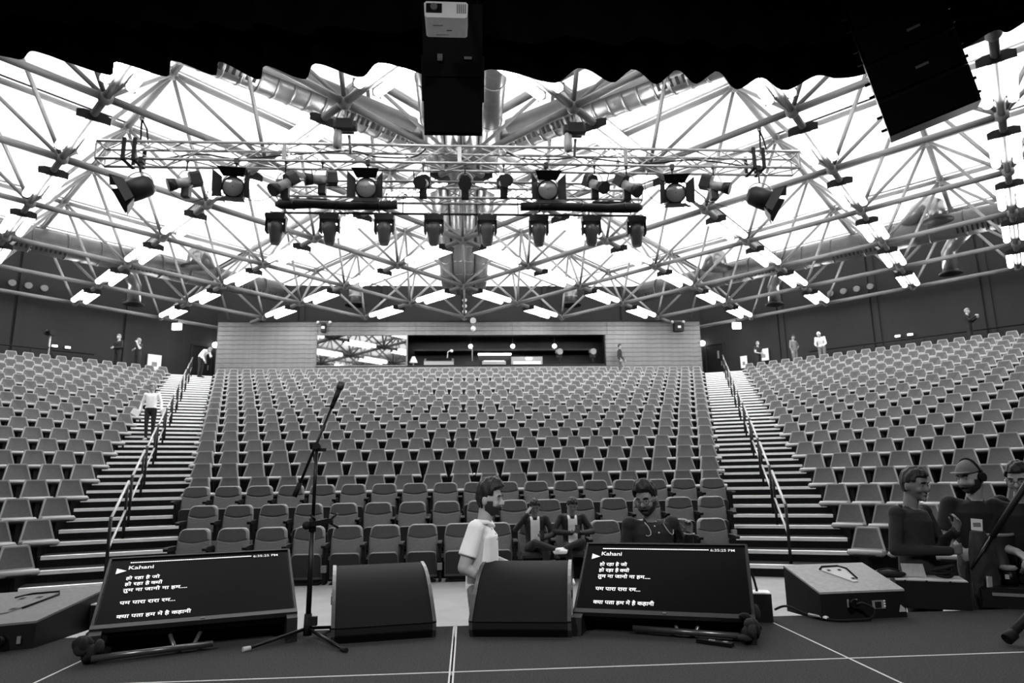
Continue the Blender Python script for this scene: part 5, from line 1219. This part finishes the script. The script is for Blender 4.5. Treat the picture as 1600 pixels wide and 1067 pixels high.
far('man in white cap and white shirt bending over far right behind the last row', 16.65, 30.55, rad(-40), 1.0, dict(waist=(0, -.02, 1.07), chest=(0, -.12, 1.25), neck=(0, -.25, 1.38), head=(0, -.35, 1.47), ls=(.18, -.2, 1.34), rs=(-.18, -.2, 1.34), re=(-.22, -.22, 1.06), rw=(-.14, -.38, .95), le=(.24, -.2, 1.06), lw=(.14, -.36, .93)), (0, rad(25), 0), (C_WHITE, C_GREY, C_DARK), sleeve=1.6, hair='short', hair_m=M_WHITE, skin=SK_L)
far('person in black operating a camera at the far right wall', 20.75, 26.35, rad(40), 1.0, dict(re=(-.26, -.1, 1.2), rw=(-.1, -.3, 1.35), le=(.26, -.1, 1.2), lw=(.1, -.3, 1.3)), (0, 0, 0), (C_BLACK, C_BLACK, C_BLACK), sleeve=1.6, hair_m=M_HAIRL, skin=SK_L)
far('person in dark clothes walking past the control room wall', 7.72, 33.62, rad(80), .98, dict(rk=(-.09, -.14, .53), ra=(-.09, -.22, .12), rt=(-.09, -.38, .06), la=(.09, .24, .14), lk=(.09, .04, .5), lt=(.1, .12, .04), re=(-.24, .1, 1.13), rw=(-.24, .02, .9), le=(.24, -.08, 1.13), lw=(.22, -.22, .95)), (0, 0, 0), (C_DARK, C_GREY, C_DARK), sleeve=1.6, hair_m=M_HAIR, skin=SK_M)
t = thing('camera_tripod', 'camera on a pale-legged tripod behind the last row at far left', 'tripod', (-17.6, 29.5, 5.789))
MB().cone((0, 0, .3), (0, 0, 1.35), .035, n=8).build('column', M_PLATE, t); MB().box((0, -.05, 1.48), (.28, .4, .24)).build('camera_body', M_BLACK, t); MB().cone((0, -.25, 1.48), (0, -.45, 1.48), .08, n=12).build('lens', M_BLACKG, t)
for k in range(3): MB().cone((0, 0, .9), (.4 * math.cos(k * 2.1 + .5), .4 * math.sin(k * 2.1 + .5), 0), .025, n=8).build('leg', M_RUBBER, t)
for s, x, y in ((-1, -17.0, 29.7), (1, 19.0, 27.85)):  # glowing bars added to stand for bright reflections on the railing hardware
    for k in range(2):
        t = thing('rail_reflection', f'small glowing oblong for rail reflection low on the dark {"left" if s < 0 else "right"} wall, {"upper left" if k == 0 else "upper right"} of two', 'lamp', (0, 0, 0)); p = wallpt(abs(x) + .9 + k * .36, s, .15); t.location = (p.x, p.y, 7.0); t.rotation_euler = (0, 0, s * rad(-45))
        MB().box((0, 0, 0), (.20, .06, .07)).build('glow_bar', M_SIGN, t); MB().box((0, .03, 0), (.24, .05, .11)).build('housing', M_BLACK, t)
